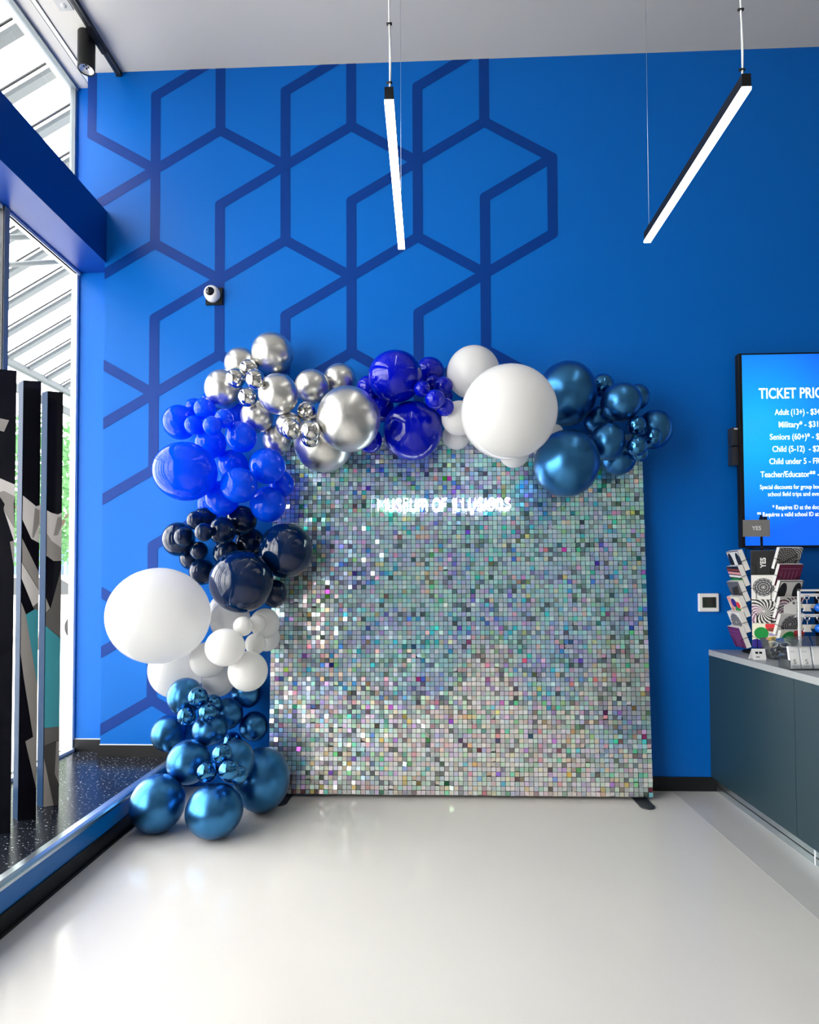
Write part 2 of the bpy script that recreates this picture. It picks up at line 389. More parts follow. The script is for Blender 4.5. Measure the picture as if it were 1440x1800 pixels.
# parked white car
cr_ = thing('parked_car', 'white car parked on the pavement outside the window', 'car', (-8.9, 12.4, .1), rotz=.25)
CARW = mat('white_car_paint', (.8, .8, .8), .2, coat=.5); TYRE = mat('tyre_rubber', (.02, .02, .02), .8); CARG = mat('car_glass', (.02, .025, .03), .05)
prof = [(-2.1, .3), (-2.15, .75), (-1.95, .95), (-1.2, 1.0), (-.5, 1.42), (.9, 1.42), (1.6, 1.0), (2.05, .92), (2.1, .35)]
b_ = new_bm(); prism(b_, [(x, -.85, z) for x, z in prof], (0, 1.7, 0)); finish('body', b_, CARW, cr_, bevel=.06)
b_ = new_bm()
for s in (-.855, .85): prism(b_, [(-1.05, s, 1.0), (-.45, s, 1.36), (.85, s, 1.36), (1.4, s, 1.0)], (0, .006, 0))
finish('side_window', b_, CARG, cr_)
for wx in (-1.3, 1.3):
    for wy in (-.8, .8):
        b_ = new_bm(); lathe(b_, [(0, -.1), (.2, -.1), (.31, -.09), (.32, 0), (.31, .09), (.2, .1), (0, .1)], (wx, wy, .31), 'Y', 24); finish('wheel', b_, TYRE, cr_)

# ================================================================== SEQUIN BACKDROP
def foil_mat():
    mm = bpy.data.materials.new('holographic_foil'); mm.use_nodes = True; n = mm.node_tree; p = n.nodes['Principled BSDF']
    at = n.nodes.new('ShaderNodeAttribute'); at.attribute_name = 'foil'
    sx = n.nodes.new('ShaderNodeSeparateXYZ'); n.links.new(at.outputs['Vector'], sx.inputs[0])
    geo = n.nodes.new('ShaderNodeNewGeometry'); dt = n.nodes.new('ShaderNodeVectorMath'); dt.operation = 'DOT_PRODUCT'
    dt.inputs[1].default_value = (.25, 0, .9); n.links.new(geo.outputs['Incoming'], dt.inputs[0])      # diffraction hue drifts with viewing angle
    ad = n.nodes.new('ShaderNodeMath'); ad.operation = 'MULTIPLY_ADD'; ad.inputs[1].default_value = .10
    n.links.new(dt.outputs['Value'], ad.inputs[0]); n.links.new(sx.outputs[0], ad.inputs[2])
    fr = n.nodes.new('ShaderNodeMath'); fr.operation = 'FRACT'; n.links.new(ad.outputs[0], fr.inputs[0])
    hsv = n.nodes.new('ShaderNodeCombineColor'); hsv.mode = 'HSV'
    n.links.new(fr.outputs[0], hsv.inputs[0]); n.links.new(sx.outputs[1], hsv.inputs[1]); n.links.new(sx.outputs[2], hsv.inputs[2])
    n.links.new(hsv.outputs[0], p.inputs['Base Color'])
    p.inputs['Metallic'].default_value = .80; p.inputs['Roughness'].default_value = .21
    return mm
FOIL = foil_mat()
BXL, BXR, BZ0, BZ1 = -1.055, 1.412, .022, 2.37
def byf(z): return 3.70+.045*z
bk = thing('sequin_photo_screen', 'tall square photo backdrop of shimmering holographic square sequins', 'backdrop', (.18, 3.74, 0))
NX, NZ = 82, 78; px_, pz_ = (BXR-BXL)/NX, (BZ1-BZ0)/NZ
V, Fc, A = [], [], []
rnd = random.Random(11)
def vnoise(x, z, s):
    """cheap smooth value noise"""
    def h(i, j): return random.Random(i*7919+j*104729+s*31).random()
    i, j = math.floor(x), math.floor(z); fx, fz = x-i, z-j; fx = fx*fx*(3-2*fx); fz = fz*fz*(3-2*fz)
    return (h(i, j)*(1-fx)+h(i+1, j)*fx)*(1-fz)+(h(i, j+1)*(1-fx)+h(i+1, j+1)*fx)*fz
for ix in range(NX):
    for iz in range(NZ):
        cx, cz_ = BXL+(ix+.5)*px_, BZ0+(iz+.5)*pz_
        wob = .010*math.sin(cx*7+cz_*2)*.3
        big = rnd.random() < .16
        rx = rnd.gauss(.0, .065)+(rnd.gauss(0, .13) if big else 0)+.05*(vnoise(cx*5, cz_*5, 3)-.5)
        rz = rnd.gauss(0, .03)+(rnd.gauss(0, .10) if big else 0)+.10*(vnoise(cx*4, cz_*2.5, 5)-.5)
        ry = rnd.gauss(0, .018)+(rnd.gauss(0, .2) if rnd.random() < .006 else 0)
        R = Matrix.Rotation(rz, 3, 'Z') @ Matrix.Rotation(rx-.045, 3, 'X') @ Matrix.Rotation(ry, 3, 'Y')
        hw, hz, th = px_*.455, pz_*.46, .0004
        c = Vector((cx, byf(cz_)+wob*.2, cz_))
        top = Vector((0, 0, hz))
        b0 = len(V)
        for yy in (-th, th):
            for (xx, zz) in ((-hw, -hz), (hw, -hz), (hw, hz), (-hw, hz)):
                V.append(c+top+R @ (Vector((xx, yy, zz))-top)-bk.location)
        Fc += [(b0, b0+1, b0+2, b0+3), (b0+7, b0+6, b0+5, b0+4), (b0, b0+4, b0+5, b0+1), (b0+1, b0+5, b0+6, b0+2), (b0+2, b0+6, b0+7, b0+3), (b0+3, b0+7, b0+4, b0)]
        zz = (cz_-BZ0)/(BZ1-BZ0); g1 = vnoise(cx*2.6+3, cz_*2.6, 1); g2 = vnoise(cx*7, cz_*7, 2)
        cool = min(1, max(0, (zz-.14)*3.0+2.0*(g1-.5)))  # cooler higher up: the foil's reflected tones painted in per tile
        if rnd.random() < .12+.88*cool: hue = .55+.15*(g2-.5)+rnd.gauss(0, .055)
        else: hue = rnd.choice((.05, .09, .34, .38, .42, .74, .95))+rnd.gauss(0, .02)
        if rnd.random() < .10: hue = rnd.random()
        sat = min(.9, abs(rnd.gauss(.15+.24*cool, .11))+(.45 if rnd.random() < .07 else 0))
        val = min(1, max(.2, rnd.gauss(.96, .12)-(rnd.uniform(.25, .7) if rnd.random() < .17 else 0)))  # some tiles darkened: dark reflections painted into the foil value
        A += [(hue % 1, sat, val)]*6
me = bpy.data.meshes.new('sequin_sheet'); me.from_pydata([tuple(v) for v in V], [], Fc); me.update()
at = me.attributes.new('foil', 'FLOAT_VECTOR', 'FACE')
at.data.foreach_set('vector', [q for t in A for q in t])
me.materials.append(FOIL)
so = bpy.data.objects.new('sequin_sheet', me); COL.objects.link(so); so.parent = bk
def lean_box(bm, x0, x1, z0, z1, d0, d1, mi=0):
    o = bk.location
    pts = [Vector((x, byf(z)+d, z))-o for z in (z0, z1) for d in (d0, d1) for x in (x0, x1)]
    vv = [bm.verts.new(p) for p in pts]
    for q in ((0, 2, 3, 1), (4, 5, 7, 6), (0, 1, 5, 4), (2, 6, 7, 3), (0, 4, 6, 2), (1, 3, 7, 5)):
        bm.faces.new([vv[i] for i in q]).material_index = mi
bm = new_bm(); lean_box(bm, BXL, BXR, BZ0, BZ1, .010, .016); finish('backing_grid', bm, BLACK, bk)
bm = new_bm()
for x0, x1, z0, z1 in ((BXL+.02, BXL+.05, .03, 2.36), (BXR-.05, BXR-.02, .03, 2.36), (BXL+.02, BXR-.02, 2.33, 2.36), (BXL+.02, BXR-.02, .03, .06), (.16, .19, .03, 2.36)):
    lean_box(bm, x0, x1, z0, z1, .017, .047)
finish('frame', bm, DARKMETAL, bk)
for xf in (-.95, 1.335):
    bm = new_bm(); o = bk.location
    pts = [Vector((xf-.045, 3.81, 0)), Vector((xf-.045, 3.60, 0))]+[Vector((xf+.045*math.cos(a), 3.60-.045*math.sin(a)*1.0, 0)) for a in [PI*(1-k/8) for k in range(1, 8)]]+[Vector((xf+.045, 3.60, 0)), Vector((xf+.045, 3.81, 0))]
    prism(bm, [p-o for p in pts], (0, 0, .008))
    finish('base_foot', bm, DARKMETAL, bk, bevel=.002)

# neon lettering: M u s e u m   o f ... drawn as bent tube strokes, unit height 1
GLY = {
 'M': ([[(0, 0), (0, 1), (.42, .35), (.84, 1), (.84, 0)]], .84),
 'U': ([[(0, 1), (0, .28), (.1, .06), (.31, 0), (.52, .06), (.62, .28), (.62, 1)]], .62),
 'S': ([[(.58, .86), (.44, .98), (.2, .99), (.04, .86), (.05, .66), (.22, .55), (.44, .47), (.59, .34), (.57, .13), (.42, .01), (.16, .01), (0, .15)]], .6),
 'E': ([[(.52, 1), (0, 1), (0, 0), (.52, 0)], [(0, .52), (.46, .52)]], .52),
 'm': ([[(0, 0), (0, .95)], [(0, .72), (.14, .95), (.34, .95), (.44, .76), (.44, 0)], [(.44, .74), (.56, .95), (.76, .95), (.88, .76), (.88, 0)]], .88),
 'n': ([[(0, 0), (0, .95)], [(0, .70), (.16, .93), (.4, .95), (.55, .76), (.55, 0)]], .55),
 'O': ([[(.38+.38*math.cos(2*PI*k/20), .5+.5*math.sin(2*PI*k/20)) for k in range(20)]], .76),
 'F': ([[(.5, 1), (0, 1), (0, 0)], [(0, .52), (.44, .52)]], .5),
 'I': ([[(0, 0), (0, 1)]], .0),
 'L': ([[(0, 1), (0, 0), (.48, 0)]], .48),
}
NEON = mat('neon_white', (1, 1, 1), .4, emit=(.93, .98, 1.0), es=9.0)
msg = 'MUSEUm OF ILLUSIOnS'
gap, sp_ = .30, .50
tot = sum((sp_ if c == ' ' else GLY[c][1]+gap) for c in msg)-gap
pL, pR = onY(665, 887, 3.745), onY(897, 887, 3.745)
Wd = pR.x-pL.x; sxu = Wd/tot; hgt = .074
sg = thing('neon_sign', 'glowing white neon words on the upper middle of the sequin wall', 'neon sign', (pL.x, 3.745, pL.z-hgt/2))
xc = 0
for c in msg:
    if c == ' ': xc += sp_; continue
    strokes, wd = GLY[c]; bm = new_bm()
    for st in strokes:
        tube(bm, [((xc+x)*sxu, 0, z*hgt) for x, z in st],   .0044, 8, closed=(c == 'O'))
    finish('letter', bm, NEON, sg)
    xc += wd+gap
for fx in (.03, .36, .66, .97):
    bm = new_bm(); tube(bm, [(Wd*fx, .004, hgt*.5), (Wd*fx, byf(sg.location.z)-3.745-.006, hgt*.5)], .002, 6); finish('standoff', bm, CHROME, sg)
bm = new_bm(); zz = sg.location.z
tube(bm, [(0, .003, hgt*.8), (-.02, .01, hgt*1.15), (-.045, .02, hgt*1.05), (-.05, byf(zz)-3.745-.012, hgt*.4), (-.045, byf(zz)-3.745-.012, -.10)], .0014, 6)
finish('power_wire', bm, WHITE, sg)

# ================================================================== BALLOONS
def chrome_mat(name, col, rough): return mat(name, col, rough, 1.0)
MSILV = chrome_mat('chrome_silver_latex', (.68, .67, .64), .32); MSILV_S = chrome_mat('chrome_silver_latex_small', (.68, .67, .64), .14)
MTEAL = chrome_mat('metallic_blue_latex', (.05, .205, .44), .30); MTEAL_S = chrome_mat('metallic_blue_latex_small', (.055, .22, .45), .15)
MBRI = mat('bright_blue_latex', (.0, .11, .95), .04, spec=.45, trans=.42)
MROY = mat('royal_blue_latex', (.0, .004, .48), .04, spec=.5, trans=.15)
MNAV = mat('navy_latex', (.0005, .010, .050), .04, spec=.5)
MWHI = mat('white_latex', (.90, .89, .87), .12, spec=.4, trans=.42)
def balloon_mesh(name, m_):
    bm = new_bm(); prof = []
    for k in range(0, 27):
        t = PI*k/27.0*.955; prof.append((math.sin(t), -math.cos(t)))
    prof += [(.075, 1.001), (.048, 1.010), (.045, 1.016), (.066, 1.020), (.07, 1.028), (.05, 1.034), (0, 1.036)]
    lathe(bm, prof, axis='Y', n=48)
    bmesh.ops.remove_doubles(bm, verts=bm.verts[:], dist=1e-5); bmesh.ops.recalc_face_normals(bm, faces=bm.faces[:])
    me = bpy.data.meshes.new(name); bm.to_mesh(me); bm.free(); me.materials.append(m_); return me
BMESH = {k: balloon_mesh('balloon_'+k, v) for k, v in dict(silver=MSILV, silver_s=MSILV_S, teal=MTEAL, teal_s=MTEAL_S, bright=MBRI, royal=MROY, navy=MNAV, white=MWHI).items()}
GRP = dict(silver='chrome silver balloons of the arch', bright='bright blue balloons of the arch', navy='navy balloons of the arch', white='white balloons of the arch', teal='metallic blue balloons of the arch', royal='royal blue balloons of the arch')
BALLOONS = [
 (-1.026, 3.671, 2.904, 0.1357, 0.1281, 'silver', 'chrome silver balloon at the very top of the left corner, highest of the garland'),
 (-1.256, 3.741, 2.857, 0.1117, 0.1100, 'silver', 'chrome silver balloon tucked behind the little four-balloon cluster at the top left corner'),
 (-1.334, 3.625, 2.652, 0.1196, 0.1256, 'silver', 'leftmost chrome silver balloon, resting above the bright blue group'),
 (-0.885, 3.294, 2.506, 0.1159, 0.1172, 'silver', 'chrome silver balloon directly below the topmost silver one'),
 (-1.164, 3.618, 2.782, 0.0604, 0.0593, 'silver', 'tiny chrome silver balloon, upper back one of the cluster beside the topmost balloon'),
 (-1.211, 3.496, 2.677, 0.0597, 0.0604, 'silver', 'tiny chrome silver balloon, left one of the cluster at the top left corner'),
 (-0.981, 3.161, 2.548, 0.0529, 0.0546, 'silver', 'tiny chrome silver balloon, right one of the cluster at the top left corner'),
 (-1.109, 3.421, 2.529, 0.0580, 0.0595, 'silver', 'tiny chrome silver balloon, lowest of the cluster at the top left corner'),
 (-1.094, 3.563, 2.454, 0.1033, 0.1035, 'silver', 'chrome silver balloon hanging just under the tiny corner cluster, above the dark blue gap'),
 (-0.968, 3.724, 2.711, 0.0739, 0.0723, 'silver', 'chrome silver balloon almost hidden behind the one below the topmost balloon'),
 (-0.742, 3.571, 2.642, 0.1108, 0.1073, 'silver', 'chrome silver balloon between the left corner and the largest silver balloon'),
 (-0.582, 3.690, 2.725, 0.1088, 0.1043, 'silver', 'chrome silver balloon peeking over the top of the largest silver balloon'),
 (-0.469, 3.287, 2.349, 0.1844, 0.1894, 'silver', 'largest chrome silver balloon, beside the royal blue balloons'),
 (-0.674, 3.588, 2.283, 0.1866, 0.1847, 'silver', 'big chrome silver balloon below the largest one, hanging over the sequin wall'),
 (-0.745, 3.417, 2.438, 0.0580, 0.0569, 'silver', 'tiny chrome silver balloon, top of the cluster left of the largest silver balloon'),
 (-0.807, 3.289, 2.297, 0.0588, 0.0617, 'silver', 'tiny chrome silver balloon, left of the cluster beside the largest silver balloon'),
 (-0.673, 3.195, 2.261, 0.0571, 0.0564, 'silver', 'tiny chrome silver balloon, front of the cluster beside the largest silver balloon'),
 (-0.706, 3.351, 2.257, 0.0562, 0.0557, 'silver', 'tiny chrome silver balloon peeking from under the front one of its cluster'),
 (-0.997, 3.684, 2.333, 0.0947, 0.0950, 'silver', 'lowest left chrome silver balloon, just above a bright blue balloon'),
 (-0.850, 3.407, 2.353, 0.0778, 0.0773, 'silver', 'chrome silver balloon half hidden behind the left tiny one of the middle cluster'),
 (-1.661, 3.711, 2.464, 0.1090, 0.1141, 'bright', 'bright blue balloon sticking out to the left above the biggest bright blue one'),
 (-1.427, 3.549, 2.502, 0.0682, 0.0699, 'bright', 'small bright blue balloon touching the underside of the leftmost silver balloon'),
 (-1.603, 3.811, 2.594, 0.0619, 0.0619, 'bright', 'small bright blue balloon peeking out behind the top of the bright blue group'),
 (-1.486, 3.784, 2.623, 0.0620, 0.0632, 'bright', 'small bright blue balloon barely showing behind the leftmost silver balloon'),
 (-1.484, 3.516, 2.390, 0.0571, 0.0593, 'bright', 'tiny bright blue balloon in front of the one that sticks out left'),
 (-1.274, 3.280, 2.320, 0.0537, 0.0553, 'bright', 'tiny bright blue balloon, middle of the row of three little ones'),
 (-1.232, 3.359, 2.383, 0.0553, 0.0564, 'bright', 'tiny bright blue balloon, right end of the row of three little ones'),
 (-1.423, 3.635, 2.304, 0.1014, 0.1015, 'bright', 'bright blue balloon between the tiny ones and the biggest bright blue balloon'),
 (-1.431, 3.278, 2.051, 0.1819, 0.1716, 'bright', 'biggest bright blue balloon at the left edge of the arch'),
 (-1.162, 3.461, 2.298, 0.0945, 0.0962, 'bright', 'bright blue balloon deep in the middle of its group, below a silver one'),
 (-1.312, 3.790, 2.533, 0.0812, 0.0822, 'bright', 'bright blue balloon deep inside the group behind the tiny ones'),
 (-1.322, 3.767, 2.183, 0.1024, 0.1057, 'bright', 'bright blue balloon behind the front one of the group of four'),
 (-1.012, 3.510, 2.124, 0.1105, 0.1123, 'bright', 'bright blue balloon, top right of the group of four by the sequin wall'),
 (-1.137, 3.352, 1.979, 0.1076, 0.1055, 'bright', 'bright blue balloon, front left of the group of four by the sequin wall'),
 (-1.024, 3.563, 1.890, 0.1096, 0.1134, 'bright', 'bright blue balloon, lowest of the group of four by the sequin wall'),
 (-0.967, 3.681, 2.039, 0.0818, 0.0886, 'bright', 'bright blue balloon, rightmost of its group, tucked against the sequin wall'),
 (-1.290, 3.485, 1.921, 0.1042, 0.1090, 'bright', 'bright blue balloon just above the navy balloons, below the biggest bright blue one'),
 (-1.477, 3.778, 1.917, 0.0906, 0.0955, 'bright', 'bright blue balloon mostly hidden behind the lowest ones over the navy group'),
 (-1.636, 3.650, 1.679, 0.1032, 0.1112, 'navy', 'leftmost navy balloon, sticking out above the giant white one'),
 (-1.546, 3.515, 1.684, 0.0558, 0.0607, 'navy', 'tiny navy balloon in front of the leftmost navy balloon'),
 (-1.462, 3.503, 1.786, 0.0550, 0.0586, 'navy', 'tiny navy balloon, top of the little navy cluster'),
 (-1.465, 3.645, 1.796, 0.0836, 0.0886, 'navy', 'navy balloon behind the top tiny one of the navy cluster'),
 (-1.355, 3.363, 1.700, 0.0530, 0.0563, 'navy', 'tiny navy balloon, right one of the little navy cluster'),
 (-1.284, 3.478, 1.718, 0.0821, 0.0863, 'navy', 'navy balloon just right of the little navy cluster'),
 (-1.494, 3.632, 1.603, 0.0570, 0.0608, 'navy', 'tiny navy balloon, lowest of the little navy cluster'),
 (-1.614, 3.794, 1.561, 0.0755, 0.0809, 'navy', 'navy balloon peeking out under the leftmost navy balloon'),
 (-1.507, 3.715, 1.468, 0.0831, 0.0885, 'navy', 'navy balloon at lower left, squeezed between giant white and big navy ones'),
 (-1.216, 3.628, 1.796, 0.0987, 0.0990, 'navy', 'navy balloon directly below the bright blue group of four'),
 (-1.202, 3.770, 1.658, 0.0992, 0.1029, 'navy', 'navy balloon in the dark hollow between the two big navy ones'),
 (-1.318, 3.643, 1.588, 0.0843, 0.0886, 'navy', 'navy balloon in the dark hollow above the big front navy one'),
 (-0.909, 3.572, 1.597, 0.1673, 0.1755, 'navy', 'big navy balloon hanging over the edge of the sequin wall'),
 (-1.125, 3.366, 1.403, 0.1860, 0.1870, 'navy', 'biggest navy balloon, in front of the white balloons'),
 (-0.990, 3.592, 1.326, 0.0828, 0.0904, 'navy', 'navy balloon showing at the right behind the biggest navy one'),
 (-1.632, 3.384, 1.200, 0.2954, 0.2889, 'white', 'giant white balloon on the left side of the arch'),
 (-1.658, 3.686, 0.831, 0.1759, 0.1869, 'white', 'big white balloon under the giant one on the left side'),
 (-1.279, 3.613, 1.152, 0.1253, 0.1307, 'white', 'white balloon partly hidden under the biggest navy balloon'),
 (-1.393, 3.782, 1.219, 0.0871, 0.0915, 'white', 'white balloon barely showing between the giant white and biggest navy ones'),
 (-1.081, 3.262, 1.145, 0.0553, 0.0572, 'white', 'tiny white balloon, upper left of the little white cluster'),
 (-1.026, 3.353, 1.154, 0.0516, 0.0531, 'white', 'tiny white balloon, upper right of the little white cluster'),
 (-1.020, 3.495, 1.144, 0.0904, 0.0928, 'white', 'white balloon touching the sequin wall below the navy balloons'),
 (-1.050, 3.635, 1.040, 0.0852, 0.0871, 'white', 'white balloon peeking out below the one touching the sequin wall'),
 (-1.050, 3.397, 1.028, 0.0611, 0.0644, 'white', 'small white balloon right of the front middle white one'),
 (-1.149, 3.163, 1.036, 0.1093, 0.1057, 'white', 'white balloon in front at the middle of the lower white group'),
 (-1.389, 3.521, 0.914, 0.1072, 0.1121, 'white', 'white balloon at lower left behind the front middle one'),
 (-1.379, 3.676, 0.763, 0.1053, 0.1089, 'white', 'lowest white balloon, right above the metallic blue ones'),
 (-1.062, 3.296, 0.881, 0.1133, 0.1167, 'white', 'white balloon at the lower right of the lower white group'),
 (-1.510, 3.477, 0.697, 0.1077, 0.1128, 'teal', 'metallic blue balloon at the top left of the bottom group, below white ones'),
 (-1.386, 3.367, 0.715, 0.0582, 0.0605, 'teal', 'tiny metallic blue balloon, top of the upper cluster in the bottom group'),
 (-1.449, 3.355, 0.606, 0.0529, 0.0549, 'teal', 'tiny metallic blue balloon, lower left of the upper cluster in the bottom group'),
 (-1.314, 3.334, 0.632, 0.0547, 0.0562, 'teal', 'tiny metallic blue balloon, lower right of the upper cluster in the bottom group'),
 (-1.359, 3.538, 0.642, 0.0539, 0.0554, 'teal', 'tiny metallic blue balloon, right back of the upper cluster in the bottom group'),
 (-1.308, 3.649, 0.550, 0.0979, 0.0994, 'teal', 'metallic blue balloon right of the upper cluster, below the lowest white one'),
 (-1.221, 3.768, 0.664, 0.1020, 0.1035, 'teal', 'metallic blue balloon at the upper right, below a white balloon'),
 (-1.163, 3.733, 0.448, 0.0939, 0.0972, 'teal', 'metallic blue balloon at the right edge against the sequin wall'),
 (-1.740, 3.754, 0.394, 0.1133, 0.1197, 'teal', 'metallic blue balloon sticking out left in front of the baseboard'),
 (-1.360, 3.489, 0.492, 0.1060, 0.0960, 'teal', 'metallic blue balloon in the middle, under the upper tiny cluster'),
 (-1.440, 3.370, 0.331, 0.1264, 0.1290, 'teal', 'metallic blue balloon left of the lower tiny cluster'),
 (-1.122, 3.261, 0.372, 0.1064, 0.1236, 'teal', 'metallic blue balloon behind the lower tiny cluster'),
 (-1.145, 3.116, 0.458, 0.0544, 0.0543, 'teal', 'tiny metallic blue balloon, top of the lower cluster'),
 (-1.246, 3.156, 0.345, 0.0552, 0.0566, 'teal', 'tiny metallic blue balloon, left of the lower cluster'),
 (-1.079, 3.033, 0.397, 0.0536, 0.0529, 'teal', 'tiny metallic blue balloon, front right of the lower cluster'),
 (-1.053, 3.117, 0.344, 0.0494, 0.0498, 'teal', 'tiny metallic blue balloon, rightmost of the lower cluster'),
 (-1.304, 3.725, 0.349, 0.0643, 0.0643, 'teal', 'metallic blue balloon half hidden above the lower tiny cluster'),
 (-1.537, 3.184, 0.158, 0.1465, 0.1582, 'teal', 'big metallic blue balloon on the floor, left one of the front pair'),
 (-1.191, 3.124, 0.145, 0.1540, 0.1450, 'teal', 'big metallic blue balloon on the floor, right one of the front pair'),
 (-1.031, 3.480, 0.192, 0.1652, 0.1921, 'teal', 'big metallic blue balloon on the floor against the foot of the sequin wall'),
 (-1.744, 3.801, 0.142, 0.0706, 0.0720, 'teal', 'metallic blue balloon peeking out above the left floor balloon, at the step edge'),
 (-1.197, 3.632, 0.055, 0.0837, 0.0810, 'teal', 'metallic blue balloon in the dark gap between the floor balloons'),
 (-0.202, 3.430, 2.647, 0.1659, 0.1547, 'royal', 'big royal blue balloon, upper of the two at the top of the arch'),
 (0.005, 3.705, 2.775, 0.0971, 0.0920, 'royal', 'royal blue balloon behind the tiny royal blue cluster, near the white ones'),
 (-0.103, 3.569, 2.349, 0.1858, 0.1855, 'royal', 'big royal blue balloon, lower of the two, hanging over the sequin wall'),
 (-0.040, 3.349, 2.542, 0.0489, 0.0468, 'royal', 'tiny royal blue balloon, left of the royal blue cluster'),
 (0.030, 3.615, 2.669, 0.0509, 0.0486, 'royal', 'tiny royal blue balloon, top back of the royal blue cluster'),
 (0.092, 3.541, 2.621, 0.0587, 0.0579, 'royal', 'tiny royal blue balloon, top right of the royal blue cluster'),
 (0.036, 3.285, 2.458, 0.0575, 0.0556, 'royal', 'tiny royal blue balloon, front of the royal blue cluster'),
 (0.097, 3.373, 2.438, 0.0525, 0.0540, 'royal', 'tiny royal blue balloon, lowest right of the royal blue cluster'),
 (0.107, 3.642, 2.592, 0.0494, 0.0475, 'royal', 'tiny royal blue balloon at the back between the two right ones of the cluster'),
 (-0.383, 3.578, 2.637, 0.0722, 0.0691, 'royal', 'royal blue balloon peeking out left behind the upper big royal one'),
 (-0.371, 3.530, 2.283, 0.0782, 0.0800, 'royal', 'royal blue balloon showing below the largest silver balloon'),
 (-0.324, 3.693, 2.536, 0.0968, 0.0935, 'royal', 'royal blue balloon in the gap between the largest silver and the big royal ones'),
 (0.052, 3.714, 2.495, 0.0746, 0.0723, 'royal', 'royal blue balloon behind the right side of the lower big royal one'),
 (0.283, 3.597, 2.724, 0.1671, 0.1646, 'white', 'big white balloon at the top, behind the giant white one'),
 (0.456, 3.244, 2.362, 0.2720, 0.2660, 'white', 'giant white balloon at the top right of the arch'),
 (0.186, 3.502, 2.407, 0.1086, 0.1056, 'white', 'white balloon to the left of the upper giant white one'),
 (0.180, 3.689, 2.345, 0.0922, 0.0903, 'white', 'white balloon hanging lowest left of the upper giant white one'),
 (0.532, 3.563, 2.201, 0.0946, 0.0944, 'white', 'white balloon peeking out under the upper giant white one'),
 (0.784, 3.561, 2.322, 0.0544, 0.0547, 'white', 'tiny white balloon at the right edge of the upper giant white one'),
 (0.709, 3.615, 2.246, 0.0556, 0.0559, 'white', 'tiny white balloon at the lower right edge of the upper giant white one'),
 (0.871, 3.604, 2.582, 0.1856, 0.2001, 'teal', 'big metallic blue balloon, upper one beside the upper giant white one'),
 (1.115, 3.667, 2.652, 0.0727, 0.0732, 'teal', 'metallic blue balloon peeking out right behind the upper big metallic one'),
 (1.181, 3.514, 2.495, 0.1222, 0.1164, 'teal', 'metallic blue balloon above the tiny cluster at the right end'),
 (1.323, 3.637, 2.564, 0.0756, 0.0815, 'teal', 'metallic blue balloon half hidden behind the one above the right end cluster'),
 (1.437, 3.662, 2.361, 0.1101, 0.1255, 'teal', 'rightmost metallic blue balloon at the end of the arch'),
 (1.086, 3.486, 2.245, 0.1031, 0.1135, 'teal', 'metallic blue balloon left of the tiny cluster at the right end'),
 (1.095, 3.694, 2.434, 0.0907, 0.0892, 'teal', 'metallic blue balloon in the shade between the big ones and the right end'),
 (0.827, 3.440, 2.105, 0.1931, 0.2014, 'teal', 'big metallic blue balloon, lower one, hanging over the sequin wall'),
 (1.207, 3.658, 2.184, 0.1111, 0.1164, 'teal', 'lowest metallic blue balloon at the right end over the sequin wall'),
 (1.265, 3.494, 2.344, 0.0558, 0.0573, 'teal', 'tiny metallic blue balloon, top of the right end cluster'),
 (1.375, 3.525, 2.281, 0.0498, 0.0546, 'teal', 'tiny metallic blue balloon, right one of the right end cluster'),
 (1.242, 3.426, 2.201, 0.0578, 0.0599, 'teal', 'tiny metallic blue balloon, lower front of the right end cluster'),
 (1.293, 3.520, 2.179, 0.0501, 0.0514, 'teal', 'tiny metallic blue balloon peeking out under the right end cluster'),
]
for x, y, z, rx, rz, k, lab in BALLOONS:
    small = rx < .075 and k in ('silver', 'teal')
    o = bpy.data.objects.new('balloon', BMESH[k+'_s' if small else k]); COL.objects.link(o)
    o.location = (x, y, z); ra = (rx+rz)/2
    o.scale = (rx, ra, rz)
    tag(o, lab, 'balloon', GRP[k])

# ================================================================== PENDANT LAMPS, TRACK, SPOT
def pendant(x, y0, z, label, length=1.0, group=None):
    t = thing('pendant_lamp', label, 'lamp', (x, y0, z), group)
    hw = .0175
    box_obj('housing', (-hw, hw, .004, length-.004, .006, .056), BLACK, t, bevel=.001)
    for nm, a, b2 in (('end_cap', 0, .004), ('end_cap', length-.004, length)):
        box_obj(nm, (-hw, hw, a, b2, .006, .058), BLACK, t)
    box_obj('diffuser', (-hw-.0008, hw+.0008, -.0005, length+.0005, -.004, .0065), LIGHT, t)
    bm = new_bm(); H = CZ-z
    pts = []
    for k in range(25):
        f_ = k/24.0; pts.append((.006*math.sin(f_*9)*math.sin(f_*PI)+.004*math.sin(f_*23), .03, .058+(H-.058)*f_))
    tube(bm, pts, .0035, 8); finish('power_cable', bm, WHITE, t)
    bm = new_bm(); tube(bm, [(0, .03, .058), (0, .03, H)], .0012, 6); finish('suspension_wire', bm, ALU, t)
    bm = new_bm(); tube(bm, [(0, length-.03, .058), (0, length-.03, H)], .0010, 6); finish('suspension_wire', bm, ALU, t)
    for zz in (.10, .34):
        bm = new_bm(); tube(bm, [(-.011, .03, zz), (.011, .03, zz)], .005, 8); finish('cable_clip', bm, BLACK, t)
    bm = new_bm(); lathe(bm, [(0, H), (.03, H), (.03, H-.018), (0, H-.018)], (0, .03, 0)); finish('ceiling_rose', bm, WHITE, t)
    return t
pendant(-.150, 2.18, 3.290, 'slim black pendant light bar, the one hanging nearer the window', group='linear pendant lamps')
pendant(1.225, 2.18, 3.293, 'slim black pendant light bar hanging on the counter side', group='linear pendant lamps')
